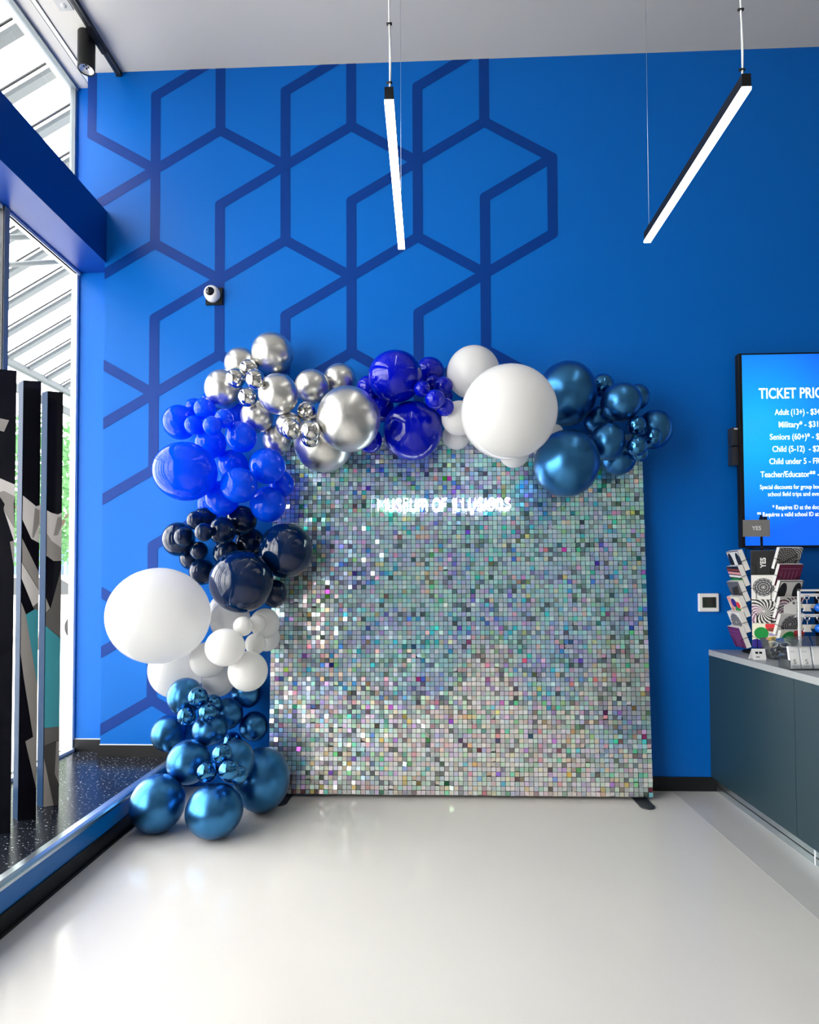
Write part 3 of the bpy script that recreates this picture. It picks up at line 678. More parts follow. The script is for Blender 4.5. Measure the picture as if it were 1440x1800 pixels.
for yy in (-.3, -2.7, -5.1):  # rows follow balloon reflections; the rearmost is added for more rear light
    for xx in (-.15, 1.225, 2.6, 3.975):
        if yy > 2 and xx < 2: continue
        pendant(xx, yy, 3.29, 'slim black pendant light bar further back in the room', group='linear pendant lamps behind')

TXL, TXR = -2.204, -2.168
tr = thing('lighting_track', 'black lighting track on the ceiling by the window', 'track', ((TXL+TXR)/2, 1.0, CZ))
bm = new_bm(); L0, L1 = YB+3-1.0, WY-1.002
bx(bm, -.018, .018, L0, L1, -.034, 0, 0); bx(bm, -.004, .004, L0, L1, -.035, -.034, 1)
finish('rail', bm, [DARKMETAL, BLACK], tr); box_obj('end_cap', (-.019, .019, L1-.02, L1, -.036, 0), BLACK, tr)
c = onY(152, 90, 3.60)
st = onY(152, 55, 3.60).z; sb = onY(152, 123, 3.60).z
spt = thing('track_spotlight', 'black cylinder spotlight hanging from the ceiling track', 'spotlight', (c.x, 3.60, sb))
bm = new_bm(); Hs = st-sb; lathe(bm, [(0, Hs), (.050, Hs), (.0525, Hs-.003), (.0525, .004), (.0515, 0), (.045, 0), (.045, .012)], n=40); finish('cylinder_body', bm, BLACK, spt)
bm = new_bm(); lathe(bm, [(.045, .006), (.036, .022), (.018, .034), (0, .036)], n=32); finish('reflector', bm, mat('spot_reflector', (.9, .9, .9), .15, .6), spt)
bm = new_bm()
for a in range(4): lathe(bm, [(0, .030), (.006, .030), (.006, .036)], (.014*math.cos(a*PI/2+.4), .014*math.sin(a*PI/2+.4), -.012), n=10)
finish('led_chip', bm, BLACK, spt)
bm = new_bm(); xa = (TXL+TXR)/2-c.x
tube(bm, [(0, 0, Hs-.004), (xa*.5, .0, CZ-.03-sb), (xa, 0, CZ-.034-sb)], .012, 10); bx(bm, xa-.016, xa+.016, -.09, .09, CZ-.05-sb, CZ-.034-sb)
finish('adapter', bm, BLACK, spt)
ot = thing('ceiling_outlet', 'grey socket plate on the ceiling beside the black track', 'socket', (-2.278, 3.375, CZ))
box_obj('cover_plate', (-.046, .046, -.058, .058, -.006, 0), mat('socket_grey', (.4, .4, .4), .4), ot, bevel=.002)
for yy in (-.025, .025):
    bm = new_bm(); lathe(bm, [(0, -.0085), (.017, -.0085), (.018, -.006)], (0, yy, 0), n=20); finish('socket', bm, mat('socket_light', (.55, .55, .55), .4), ot)
    bm = new_bm()
    for xx, y2 in ((-.006, .004), (.006, .004), (0, -.007)): bx(bm, xx-.0018, xx+.0018, yy+y2-.003, yy+y2+.003, -.0092, -.008)
    finish('slot', bm, BLACK, ot)

# ================================================================== PATTERNED FINS ON THE PLATFORM
MIRR_PAINT = mat('painted_dark_reflection', (.006, .026, .07), .3, spec=.02)  # flat dark blue painted in for what the mirror sides reflect
FIN_K = mat('fin_black', (.004, .004, .007), .15); FIN_W = mat('fin_pale_grey', (.52, .49, .48), .35); FIN_G = mat('fin_grey', (.24, .22, .21), .35)
FIN_D = mat('fin_dark_grey', (.10, .095, .09), .35); FIN_DD = mat('fin_charcoal', (.045, .042, .04), .35); FIN_T = mat('fin_teal', (.04, .26, .32), .35)
# each fin is a slim three-sided column: mirror side with its dark reflection painted on, printed side (near edge to far edge) and back
FINS = [
 dict(A=(-24, 1461), B=(-13.5, 1467), C=(18.5, 1463.6), Bt=(1.5, 633.5), Ct=(33, 639), lab='tall black patterned fin, the one cut off by the edge of the photo', art=[
  (3, [(1.5, 723), (19, 728.4), (10, 748.8), (1.5, 745.4)]), (2, [(-2, 830), (29.6, 846), (29, 867), (9.4, 856), (-2, 858.5)]),
  (3, [(-2, 859), (9.4, 856.3), (29, 867), (26.7, 878.7), (28.9, 922), (26, 922), (8.7, 887.4), (10.8, 880)]), (2, [(8.7, 888.8), (26, 922), (28.9, 923.5), (28.7, 949.5)]), (3, [(19.5, 948), (27.5, 946.6), (27.2, 994)])]),
 dict(A=(24, 1437), B=(32.5, 1442.7), C=(63.2, 1440), Bt=(47.6, 656), Ct=(76.8, 661), lab='tall black patterned fin in the middle of the three', art=[
  (2, [(44, 865), (66.5, 886), (73, 884.5), (72, 952.4), (57.8, 943.7), (42, 908.3)]), (3, [(64.3, 888.8), (73, 893.2), (72, 916.3), (62.1, 942.3), (59.2, 940.8)]),
  (3, [(42, 942), (72, 1005), (72, 1035), (42, 985.8)]), (2, [(41, 985.8), (72, 1036.5), (70.4, 1058), (60, 1065), (40, 1014)]), (4, [(70.4, 1058.7), (70, 1071.8), (62, 1069.6), (60, 1065)]),
  (5, [(47.7, 1079), (63.6, 1069.6), (70, 1072.5), (67.4, 1205)]), (3, [(40.0, 1056), (47.7, 1078), (67.4, 1205), (65.5, 1386.6), (45.5, 1303.5), (59.2, 1295.6), (43.3, 1190), (38, 1147)])]),
 dict(A=(66, 1415), B=(76.3, 1419), C=(103, 1415.8), Bt=(88, 677), Ct=(114.7, 681), lab='tall patterned fin closest to the blue wall, with the largest teal patch', art=[
  (2, [(83, 892.4), (92.5, 897.5), (104, 901), (113, 898), (112, 984), (96, 984), (82, 974)]), (3, [(103.3, 906), (113, 904.7), (113, 920.6), (104, 938), (96, 938.7)]), (3, [(82, 933), (93, 948), (111, 961), (111, 984), (96, 984), (82, 974)]),
  (4, [(109.5, 998.8), (90.3, 1068), (82, 1076.8), (81, 1098.5), (108.5, 1121)]), (3, [(82, 1049), (89.6, 1068), (82, 1076)]), (5, [(81, 1099), (108, 1121.6), (106, 1277.5), (77, 1279.7)]),
  (4, [(77, 1280), (106, 1277.5), (105, 1301), (77, 1311)]), (6, [(77, 1311), (99.7, 1303.5), (96.8, 1360.6), (102.6, 1378), (104, 1415.6), (94.6, 1415.8), (77, 1331.7)]),
  (3, [(99.7, 1303.5), (105, 1302), (104, 1378), (96.8, 1360.6)]), (3, [(77, 1331.7), (94.6, 1415.8), (76, 1418.4)])]),
]
FTOP = 2.45
for fd in FINS:
    A, B_, C_ = [onZ(x, y, PZ) for x, y in (fd['A'], fd['B'], fd['C'])]
    t = thing('display_fin', fd['lab'], 'display fin', B_, 'patterned fins on the platform')
    ra, rc = A-B_, C_-B_; Hf = FTOP-PZ
    bm = new_bm(); prism(bm, [(0, 0, 0), rc, ra*.97+rc*.03], (0, 0, Hf), 0)
    nrm = Vector((rc.y, -rc.x, 0)).normalized()
    if nrm.y > 0: nrm = -nrm
    for li, (mi, pts) in enumerate(fd['art']):
        vs_ = []
        for px, py in pts:
            v = (fd['B'][1]-py)/(fd['B'][1]-fd['Bt'][1]); xb = fd['B'][0]+(fd['Bt'][0]-fd['B'][0])*v; xc_ = fd['C'][0]+(fd['Ct'][0]-fd['C'][0])*v
            u = max(0, min(1, (px-xb)/(xc_-xb)))
            yb_ = fd['B'][1]*(1-u)+fd['C'][1]*u; yt_ = fd['Bt'][1]*(1-u)+fd['Ct'][1]*u
            v = max(0, min(1, (yb_-py)/(yb_-yt_)))
            vs_.append(bm.verts.new(rc*u+Vector((0, 0, v*Hf))+nrm*(.0005+.0002*li)))
        bm.faces.new(vs_).material_index = mi-1
    finish('patterned_panel', bm, [FIN_K, FIN_W, FIN_G, FIN_D, FIN_T, FIN_DD], t)
    nm = Vector((ra.y, -ra.x, 0)).normalized()
    if nm.x > 0: nm = -nm
    bm = new_bm(); prism(bm, [nm*.001, nm*.004, ra+nm*.004, ra+nm*.001], (0, 0, Hf)); finish('painted_mirror_side', bm, MIRR_PAINT, t)

# ================================================================== WALL FITTINGS
c = onY(377.5, 522, WY)
cm = thing('security_camera', 'white dome security camera on a black square plate on the blue wall', 'camera', (c.x, WY, c.z))
box_obj('mounting_plate', (-.060, .060, -.014, 0, -.060, .060), BLACK, cm, bevel=.003)
bm = new_bm(); lathe(bm, [(.0, -.014), (.054, -.014), (.054, -.035), (.050, -.055), (.040, -.068), (.030, -.070)], (-.006, 0, .006), 'Y', 40); finish('dome_housing', bm, WHITE, cm)
bm = new_bm(); lathe(bm, [(0, -.092), (.010, -.090), (.019, -.084), (.025, -.076), (.027, -.066)], (-.009, 0, .009), 'Y', 32); finish('lens_dome', bm, mat('dark_lens', (.006, .007, .008), .04), cm)
a, b2 = onY(1226, 1043, WY), onY(1262, 1075, WY)
tm = thing('thermostat', 'white thermostat with dark screen on the blue wall left of the postcard rack', 'thermostat', ((a.x+b2.x)/2, WY, (a.z+b2.z)/2))
hw, hh = (b2.x-a.x)/2, (a.z-b2.z)/2
box_obj('case', (-hw, hw, -.022, 0, -hh, hh), WHITE, tm, bevel=.006)
box_obj('screen', (-hw*.66, hw*.70, -.0235, -.0215, -hh*.56, hh*.60), mat('dull_screen', (.02, .028, .026), .12), tm)

# ------------------------------------------------------------------ ticket screen
TY = 3.79
tl, bl = onY(1301.5, 621, TY), onY(1301.0, 962.5, TY)
TW_ = .80; x0 = (tl.x+bl.x)/2; zt, zb = tl.z, bl.z
tv = thing('price_screen', 'tall black framed screen showing ticket prices on bright blue', 'screen', (x0, TY, zb))
Hh = zt-zb
box_obj('bezel', (0, TW_, 0, .045, 0, Hh), BLACK, tv, bevel=.004)
def screen_mat():
    mm = bpy.data.materials.new('blue_lit_screen'); mm.use_nodes = True; n = mm.node_tree; p = n.nodes['Principled BSDF']
    t = n.nodes.new('ShaderNodeTexCoord'); mp = n.nodes.new('ShaderNodeMapping'); mp.inputs['Location'].default_value = (-.10, 0, -.80); mp.inputs['Scale'].default_value = (1.5, 1, 1.5)
    g = n.nodes.new('ShaderNodeTexGradient'); g.gradient_type = 'SPHERICAL'; r = n.nodes.new('ShaderNodeValToRGB')
    mp.vector_type = 'POINT'; mp.inputs['Location'].default_value = (-.15, 0, -1.15)
    r.color_ramp.elements[0].color = (.0, .15, 1, 1); r.color_ramp.elements[1].color = (0, .50, 1, 1); r.color_ramp.elements[1].position = .8
    n.links.new(t.outputs['Object'], mp.inputs[0]); n.links.new(mp.outputs[0], g.inputs[0]); n.links.new(g.outputs[0], r.inputs[0])
    p.inputs['Base Color'].default_value = (.01, .01, .01, 1); p.inputs['Roughness'].default_value = .2
    n.links.new(r.outputs[0], p.inputs['Emission Color']); p.inputs['Emission Strength'].default_value = 1.0
    return mm
box_obj('display', (.022, TW_-.022, -.001, .001, .012, Hh-.012), screen_mat(), tv)
TXT = mat('screen_text', (1, 1, 1), .5, emit=(1, 1, 1), es=1.1)
LINES = [('TICKET PRICES', 'TICKET PRI', 1334, 1431, 700.8, 18.2, .012), ('Adult (13+) - $34', 'Adult (13+) -', 1362, 1421, 729.6, 10.2, .007), ('Military* - $31', 'Military* -', 1369, 1417.5, 751.4, 10.2, .007),
         ('Seniors (60+)* - $31', 'Seniors (60+)* -', 1353.5, 1430.5, 773, 10.2, .007), ('Child (5-12)  - $29', 'Child (5-12)  -', 1358, 1425, 794.3, 10.2, .007), ('Child under 5 - FREE', 'Child under 5 -', 1352.5, 1425, 816, 10.2, .007),
         ('Teacher/Educator** - $29', 'Teacher/Educator**', 1337, 1433.5, 839, 10.2, .007), ('Special discounts for group bookings,', 'Special discounts for group', 1336, 1427, 860, 7.6, .0), ('school field trips and events', 'school field trips and', 1350, 1424, 872.3, 7.6, .0),
         ('* Requires ID at the door', '* Requires ID at the', 1358, 1425, 895.6, 7.6, .0), ('** Requires a valid school ID at entry', '** Requires a valid school ID', 1331, 1430, 908, 7.6, .0)]
for full, ref, xl, xr, yb_, caph, bold in LINES:
    a, b2 = onY(xl, yb_, TY), onY(xr, yb_, TY); top = onY(xl, yb_-caph, TY)
    hcap = top.z-a.z; size = hcap/.70
    vr, _ = text_geo(ref, size, 'LEFT', bold); w0 = min(v.x for v in vr); w1 = max(v.x for v in vr)
    sx = (b2.x-a.x)/(w1-w0)
    g = text_geo(full, size, 'LEFT', bold)
    bm = new_bm(); lim = TW_-.03
    add_geo(bm, g, lambda v: Vector((a.x-x0+(v.x-w0)*sx, -.0022-v.z, a.z-zb+v.y)))
    finish('text_line', bm, TXT, tv)
for yy in (752, 815):
    pass
bm = new_bm(); z1, z2, z3, z4 = [onY(1295, q, TY).z-zb for q in (750, 782, 784, 816)]
bx(bm, -.040, .004, .02, .075, z2, z1); bx(bm, -.040, .004, .02, .075, z4, z3); finish('side_module', bm, DARKMETAL, tv, bevel=.002)
box_obj('module_label', (-.026, -.004, .0185, .02, z1-.014, z1-.004), WHITE, tv)
box_obj('wall_bracket', (.15, TW_-.15, .045, WY-TY, .3, Hh-.3), DARKMETAL, tv)

# ================================================================== COUNTER
SLATE = mat('slate_laminate', (.012, .033, .046), .42, vary=.05, vscale=1)
TOP = mat('grey_worktop', (.33, .34, .345), .35)
ct = thing('ticket_counter', 'long dark slate counter with pale grey top along the right side', 'counter', (1.86, 2.4, 0))
CY0, CY1, SEAM = 1.0-2.4, WY-.001-2.4, 2.993-2.4
box_obj('front_panel', (0, .018, SEAM+.0015, CY1, .094, .897), SLATE, ct); box_obj('front_panel', (0, .018, CY0, SEAM-.0015, .094, .897), SLATE, ct)
box_obj('carcass', (.02, .75, CY0+.01, CY1, .094, .896), BLACK, ct)
box_obj('worktop', (-.002, .78, CY0, CY1, .897, .934), TOP, ct, bevel=.0015)
bm = new_bm(); bx(bm, .030, .70, CY0+.02, CY1, 0, .036, 0); bx(bm, .036, .70, CY0+.02, CY1, .036, .042, 1); bx(bm, .032, .70, CY0+.02, CY1, .042, .094, 0)
finish('toe_kick', bm, [ALU, BLACK], ct)
box_obj('kick_joint', (.0295, .034, SEAM-.09, SEAM-.082, 0.0, .094), WHITEMETAL, ct)
CT = .934

# ------------------------------------------------------------------ postcard rack
RC = Vector((2.125, 3.715, CT))
rk = thing('postcard_rack', 'black wire spinner rack full of cards on the far end of the counter', 'rack', RC)
d0 = Vector((-RC.x, -RC.y, 0)).normalized(); rt = Vector((-d0.y, d0.x, 0))
if rt.x < 0: rt = -rt
def cnorm(deg): a = math.radians(deg); return (d0*math.cos(a)+rt*math.sin(a)).normalized()
bm = new_bm(); tube(bm, [(.115*math.cos(2*PI*k/40), .115*math.sin(2*PI*k/40), .006) for k in range(40)], .006, 8, closed=True)
for k in range(3): a = k*2.09+.5; tube(bm, [(0, 0, .012), (.115*math.cos(a), .115*math.sin(a), .006)], .005, 8)
lathe(bm, [(0, .03), (.025, .03), (.035, .0), (0, 0)], n=20)
finish('base_ring', bm, BLACK, rk)
ztop = onY(1330, 905, 3.70).z-CT
bm = new_bm(); tube(bm, [(0, 0, .01), (0, 0, ztop)], .0075, 12); finish('pole', bm, BLACK, rk)
def zat(y, Y=3.60): return onY(1330, y, Y).z-CT
bm = new_bm()
for deg, rad in ((-65, .10), (0, .085), (40, .13), (100, .1), (170, .1)):
    nn = cnorm(deg); tt = Vector((0, 0, 1)).cross(nn)
    for s in (-.05, .05): p = nn*rad*.75+tt*s; tube(bm, [p+Vector((0, 0, .05)), p+Vector((0, 0, zat(962)))], .0022, 6)
for zr in (zat(962), zat(1055), zat(1135)):
    tube(bm, [(.085*math.cos(2*PI*k/24), .085*math.sin(2*PI*k/24), zr) for k in range(24)], .0025, 6, closed=True)
finish('wire_frame', bm, BLACK, rk)
p0, p1 = onY(1306.5, 914, 3.66), onY(1354, 943, 3.66)
hdr = box_obj('header_plate', (p0.x-RC.x, p1.x-RC.x, 3.66-RC.y, 3.664-RC.y, p1.z-CT, p0.z-CT), mat('header_grey', (.22, .21, .20), .45), rk)
bm = new_bm(); mx, mz = (p0.x+p1.x)/2-RC.x, (p0.z+p1.z)/2-CT
add_geo(bm, text_geo('YES', .036, 'CENTER', .02), lambda v: Vector((mx+v.x, 3.659-RC.y-v.z, mz-.012+v.y))); finish('header_text', bm, WHITE, rk)
box_obj('header_clip', (-.008, .008, 3.664-RC.y, .01, p0.z-CT-.03, p0.z-CT+.02), BLACK, rk)
bm = new_bm(); bx(bm, -.006, .006, 3.664-RC.y, .0, mz-.02, mz+.0); finish('header_arm', bm, BLACK, rk)

CW = mat('card_white', (.72, .70, .67), .5); CK = mat('card_black', (.012, .012, .013), .35); CPU = mat('card_purple', (.12, .012, .10), .4); CRD = mat('card_crimson', (.14, .008, .045), .4)
CGY = mat('card_grey', (.10, .10, .11), .4); CRED = mat('card_red', (.70, .03, .04), .45); CGR = mat('card_green', (.0, .25, .04), .45); CNB = mat('card_navy', (.02, .01, .22), .45)
CYE = mat('card_yellow', (.75, .48, .08), .45); CPK = mat('card_pink', (.75, .30, .28), .45); CLA = mat('card_lavender', (.35, .30, .55), .45); CCR = mat('card_cream', (.78, .75, .58), .5); CBR = mat('card_brown', (.22, .05, .03), .45); CMA = mat('card_mauve', (.28, .12, .22), .45)
CM = [CW, CK, CPU, CRD, CGY, CRED, CGR, CNB, CYE, CPK, CLA, CCR, CBR, CMA]
W_, K_, PU_, CR_, G_, R_, GR_, NB_, Y_, PK_, LA_, CC_, BR_, MA_ = range(14)
def poly(bm, pts, lay, mi, w, h, th):
    q = [(max(-w/2, min(w/2, x)), max(-h/2, min(h/2, z))) for x, z in pts]
    try: bm.faces.new([bm.verts.new((x, -th/2-.0003*(lay+1), z)) for x, z in q]).material_index = mi
    except ValueError: pass
def disc(bm, cx, cz_, r, lay, mi, w, h, th, n=28, rz=None):
    poly(bm, [(cx+r*math.cos(2*PI*k/n), cz_+(rz or r)*math.sin(2*PI*k/n)) for k in range(n)], lay, mi, w, h, th)
def ring(bm, cx, cz_, r0, r1, lay, mi, w, h, th, n=36, dash=0, ph=0):
    for k in range(n):
        if dash and (k+ph) % dash == 0: continue
        a, b3 = 2*PI*k/n, 2*PI*(k+1)/n
        poly(bm, [(cx+r0*math.cos(a), cz_+r0*math.sin(a)), (cx+r1*math.cos(a), cz_+r1*math.sin(a)), (cx+r1*math.cos(b3), cz_+r1*math.sin(b3)), (cx+r0*math.cos(b3), cz_+r0*math.sin(b3))], lay, mi, w, h, th)
def art(bm, kind, w, h, th):
    P = lambda pts, lay, mi: poly(bm, pts, lay, mi, w, h, th)
    full = [(-w/2, -h/2), (w/2, -h/2), (w/2, h/2), (-w/2, h/2)]
    if kind == 'yes':
        P(full, 0, K_); g = text_geo('YES', .040, 'CENTER', .03); add_geo(bm, g, lambda v: Vector((.014-v.y, -th/2-.0012-v.z, v.x)), W_)
    elif kind == 'mandala':
        P(full, 0, W_); R0 = min(w, h)*.44
        disc(bm, 0, 0, R0, 1, G_, w, h, th, 36); disc(bm, 0, 0, R0*.08, 4, W_, w, h, th, 12)
        for q in range(7): ring(bm, 0, 0, R0*(.15+.12*q), R0*(.20+.12*q), 2, K_ if q % 2 else W_, w, h, th, 40, 3, q)
    elif kind in ('spiral', 'spiral_dark'):
        P(full, 0, W_); n = 17
        for k in range(n):
            for s in range(5):
                r0, r1 = .006+s*.024, .006+(s+1)*.024; a0 = 2*PI*k/n+s*.28; a1 = a0+.28; d_ = PI/n
                c_ = (K_ if kind == 'spiral' else CR_) if not (k in (5, 6, 7, 8)) else MA_
                P([(r0*math.cos(a0), r0*math.sin(a0)), (r1*math.cos(a1), r1*math.sin(a1)), (r1*math.cos(a1+d_), r1*math.sin(a1+d_)), (r0*math.cos(a0+d_), r0*math.sin(a0+d_))], 1, c_ if kind == 'spiral' or k % 3 else K_)
    elif kind == 'circles':
        P(full, 0, CC_); P([(-w*.1, -h*.5), (w*.5, -h*.5), (w*.5, -h*.05), (-w*.1, -h*.05)], 1, PK_)
        disc(bm, -w*.12, h*.10, w*.30, 2, GR_, w, h, th); disc(bm, w*.32, h*.42, w*.28, 2, R_, w, h, th); disc(bm, w*.30, h*.26, w*.2, 3, BR_, w, h, th, 20, w*.09)
        P([(w*.2, h*.0), (w*.5, h*.02), (w*.5, h*.13), (w*.18, h*.12)], 2, LA_); disc(bm, w*.36, -h*.22, w*.24, 3, Y_, w, h, th); disc(bm, -w*.32, -h*.40, w*.30, 3, NB_, w, h, th)
    elif kind == 'moire':
        P(full, 0, W_)
        for q in range(16): ring(bm, w*.18, h*.05, .004+q*.012, .010+q*.012, 1, K_, w, h, th, 40)
        for q in range(8): ring(bm, -w*.18, -h*.18, .004+q*.012, .009+q*.012, 2, K_, w, h, th, 40)
    elif kind == 'faces':
        P(full, 0, G_); P([(-w*.46, -h*.46), (w*.46, -h*.46), (w*.46, h*.46), (-w*.46, h*.46)], 1, LA_ if w > .2 else W_)
        disc(bm, -w*.3, 0, w*.17, 2, K_, w, h, th, 24, h*.42); disc(bm, w*.3, 0, w*.17, 2, K_, w, h, th, 24, h*.42); disc(bm, 0, -h*.02, w*.04, 3, W_, w, h, th, 12)
    elif kind == 'stripes':
        P(full, 0, K_)
        for q in range(6): zc = h*(.42-.16*q); P([(-w/2, zc), (w/2, zc-.01), (w/2, zc-.025), (-w/2, zc-.015)], 1, [BR_, PK_, W_, GR_, W_, GR_][q])
    elif kind in ('purple', 'crimson'):
        P(full, 0, PU_ if kind == 'purple' else CR_)
        for q in range(5): P([(-w*.35+q*w*.16, -h*.4), (-w*.32+q*w*.16, -h*.4), (-w*.32+q*w*.16, h*.2), (-w*.35+q*w*.16, h*.2)], 1, MA_)
        P([(-w*.4, h*.28), (w*.4, h*.28), (w*.4, h*.31), (-w*.4, h*.31)], 1, MA_)
    elif kind == 'dark':
        P(full, 0, G_); P([(-w*.3, -h*.3), (w*.2, -h*.4), (w*.35, h*.3), (-w*.2, h*.2)], 1, K_)
    elif kind == 'patches':
        P(full, 0, CC_); P([(-w/2, h/2), (-w*.2, h/2), (-w*.1, -h*.1), (-w*.35, -h*.3)], 1, PK_); disc(bm, -w*.05, h*.2, w*.2, 2, NB_, w, h, th); disc(bm, w*.1, -h*.2, w*.22, 2, GR_, w, h, th); disc(bm, w*.25, h*.1, w*.15, 3, R_, w, h, th); disc(bm, w*.35, -h*.4, w*.2, 3, NB_, w, h, th)
def card(deg, rad, ypx, w, h, tilt, kind, label, group, th=.014, Yref=3.60):
    nn = cnorm(deg); tl_ = math.radians(tilt); tt = Vector((0, 0, 1)).cross(nn)
    u = Vector((0, 0, math.cos(tl_)))+nn*math.sin(tl_); m_ = nn*math.cos(tl_)-Vector((0, 0, math.sin(tl_)))
    c = Vector((RC.x, RC.y, 0))+nn*rad; c.z = onY(1330, ypx, Yref).z
    bm = new_bm(); bx(bm, -w/2, w/2, -th/2, th/2, -h/2, h/2, 0); art(bm, kind, w, h, th)
    o = finish('postcard', bm, CM)
    M = Matrix.Identity(4)
    for i in range(3): M[i][0], M[i][1], M[i][2], M[i][3] = tt[i], -m_[i], u[i], c[i]
    o.matrix_world = M
    tag(o, label, 'card', group)
    # wire pocket holding it
    b_ = new_bm(); q = lambda x, y, z: (M @ Vector((x, y, z)))-RC
    tube(b_, [q(-w*.3, th/2+.02, -h*.5-.003), q(-w*.3, -th/2-.004, -h*.5-.003), q(-w*.3, -th/2-.004, -h*.12), q(-w*.5-.004, -th/2-.004, -h*.02), q(-w*.5-.004, th/2+.03, -h*.02)], .0016, 5)
    tube(b_, [q(w*.3, th/2+.02, -h*.5-.003), q(w*.3, -th/2-.004, -h*.5-.003), q(w*.3, -th/2-.004, -h*.12), q(w*.5+.004, -th/2-.004, -h*.02), q(w*.5+.004, th/2+.03, -h*.02)], .0016, 5)
    tube(b_, [q(-w*.4, th/2+.003, -h*.5-.003), q(w*.4, th/2+.003, -h*.5-.003)], .0016, 5)
    finish('wire_pocket', b_, BLACK, rk)
G0 = 'cards facing the photographer in the rack'; G1 = 'cards on the window side of the rack'; G2 = 'cards on the right side of the rack'
for yp, kd, lb in ((989, 'yes', 'black card with a small white sideways word, top of the middle column'), (1032, 'mandala', 'white card with a round grey maze pattern in the middle column'),
                   (1074.5, 'spiral', 'card with black and white twisting spiral, third in the middle column'), (1117, 'circles', 'cream card with green, red, yellow and navy circles, lowest middle one')):
    card(2, .135, yp, .128, .150, 6, kd, lb, G0)
for q, (kd, lb) in enumerate((('faces', 'card with dark curved shapes, top of the left column of the rack'), ('stripes', 'card with red and green stripes on black, second in the left column'), ('dark', 'plain dark grey card in the left column of the rack'),
                              ('patches', 'card with colourful pink, navy and green patches in the left column'), ('mandala', 'card with grey patterned disc, second lowest in the left column'), ('purple', 'dark purple card, lowest in the left column of the rack'))):
    card(-62, .15, 984+q*27.6, .15, .135, 20, kd, lb, G1, th=.03)
for q, (kd, lb) in enumerate((('moire', 'card with black and white wavy lines, top of the right column'), ('crimson', 'dark crimson card, second in the right column of the rack'), ('faces', 'grey card with two dark profiles in the right column'),
                              ('spiral_dark', 'card with crimson and black spiral in the right column of the rack'), ('mandala', 'white card with dark grey disc, second lowest in the right column'), ('circles', 'card with red and yellow patches, lowest in the right column'))):
    card(42, .195, 982+q*28.2, .165, .135, 20, kd, lb, G2, th=.02)
# white tag hooked beside the right column
p = onY(1391, 1069, 3.50)
tg = thing('hang_tag', 'white rounded display card with a punched hole, right of the postcard rack', 'display card', p)
bm = new_bm(); pts = []
for cx, cz_, a0 in ((.022, .045, 0), (-.03, .045, 90), (-.03, -.045, 180), (.022, -.045, 270)):
    for k in range(6): a = math.radians(a0+k*18); pts.append((cx+.012*math.cos(a), 0, cz_+.012*math.sin(a)))
prism(bm, pts, (0, .003, 0)); finish('card_body', bm, CW, tg)
bm = new_bm(); lathe(bm, [(0, -.0008), (.008, -.0008), (.008, 0)], (.016, 0, .030), 'Y', 16); finish('hole', bm, CGY, tg)

# price card
p = onZ(1336, 1160, CT)
pc = thing('price_card', 'small white price card leaning at the foot of the postcard rack', 'price card', (p.x, p.y, CT))
bm = new_bm(); wq, hq = .075, .062
prism(bm, [(-wq/2, 0, 0), (wq/2, 0, 0), (wq/2+.006, .022, hq), (-wq/2+.006, .022, hq)], (0, .002, 0)); prism(bm, [(-wq/2+.006, .024, hq), (wq/2+.006, .024, hq), (wq/2, .05, 0), (-wq/2, .05, 0)], (0, .002, 0))
finish('folded_card', bm, WHITE, pc)
bm = new_bm()
for xx, wd, zz, hz in ((-.018, .016, .034, .012), (.004, .017, .034, .012), (-.019, .022, .014, .004)):
    f_ = lambda z: z*.022/hq-.0006
    bm.faces.new([bm.verts.new(v) for v in ((xx, f_(zz), zz), (xx+wd, f_(zz), zz), (xx+wd+.001, f_(zz+hz), zz+hz), (xx+.001, f_(zz+hz), zz+hz))])
finish('printed_marks', bm, BLACK, pc)

# clear bowl with eyewear packets
p = onZ(1378, 1163, CT)
bw = thing('clear_bowl', 'clear plastic bowl on the counter beside the postcard rack', 'bowl', (p.x+.03, p.y+.09, CT))
bm = new_bm(); lathe(bm, [(0, .002), (.055, .002), (.062, .008), (.082, .06), (.096, .115), (.099, .118), (.096, .119), (.080, .062), (.058, .010), (0, .006)], n=14, smooth=False); finish('bowl_shell', bm, ACRYLIC, bw)
DKF = mat('dark_spectacle_plastic', (.03, .03, .035), .25)
for q, (dx, dy, dz, rz_, lb) in enumerate(((-.01, -.03, .055, .3, 'dark framed glasses lying on top in the clear bowl'), (.012, .02, .085, -.4, 'clear wrapped glasses at the back of the clear bowl'))):
    gl = thing('novelty_glasses', lb, 'glasses', (p.x+.03+dx, p.y+.09+dy, CT+dz), rotz=rz_)
    fm = DKF if q == 0 else WHITE
    for s in (-1, 1):
        bm = new_bm(); pts = [(s*.030+.026*math.cos(2*PI*k/8+.4), .004*math.sin(k), .016*math.sin(2*PI*k/8+.4)) for k in range(8)]; tube(bm, pts, .003, 6, closed=True); finish('lens_rim', bm, fm, gl)
    bm = new_bm(); tube(bm, [(-.006, 0, .004), (0, -.002, .007), (.006, 0, .004)], .0025, 6); finish('bridge', bm, fm, gl)
    for s in (-1, 1):
        bm = new_bm(); tube(bm, [(s*.056, 0, .006), (s*.058, .035, .004), (s*.05, .06, -.006)], .0022, 6); finish('temple', bm, fm, gl)
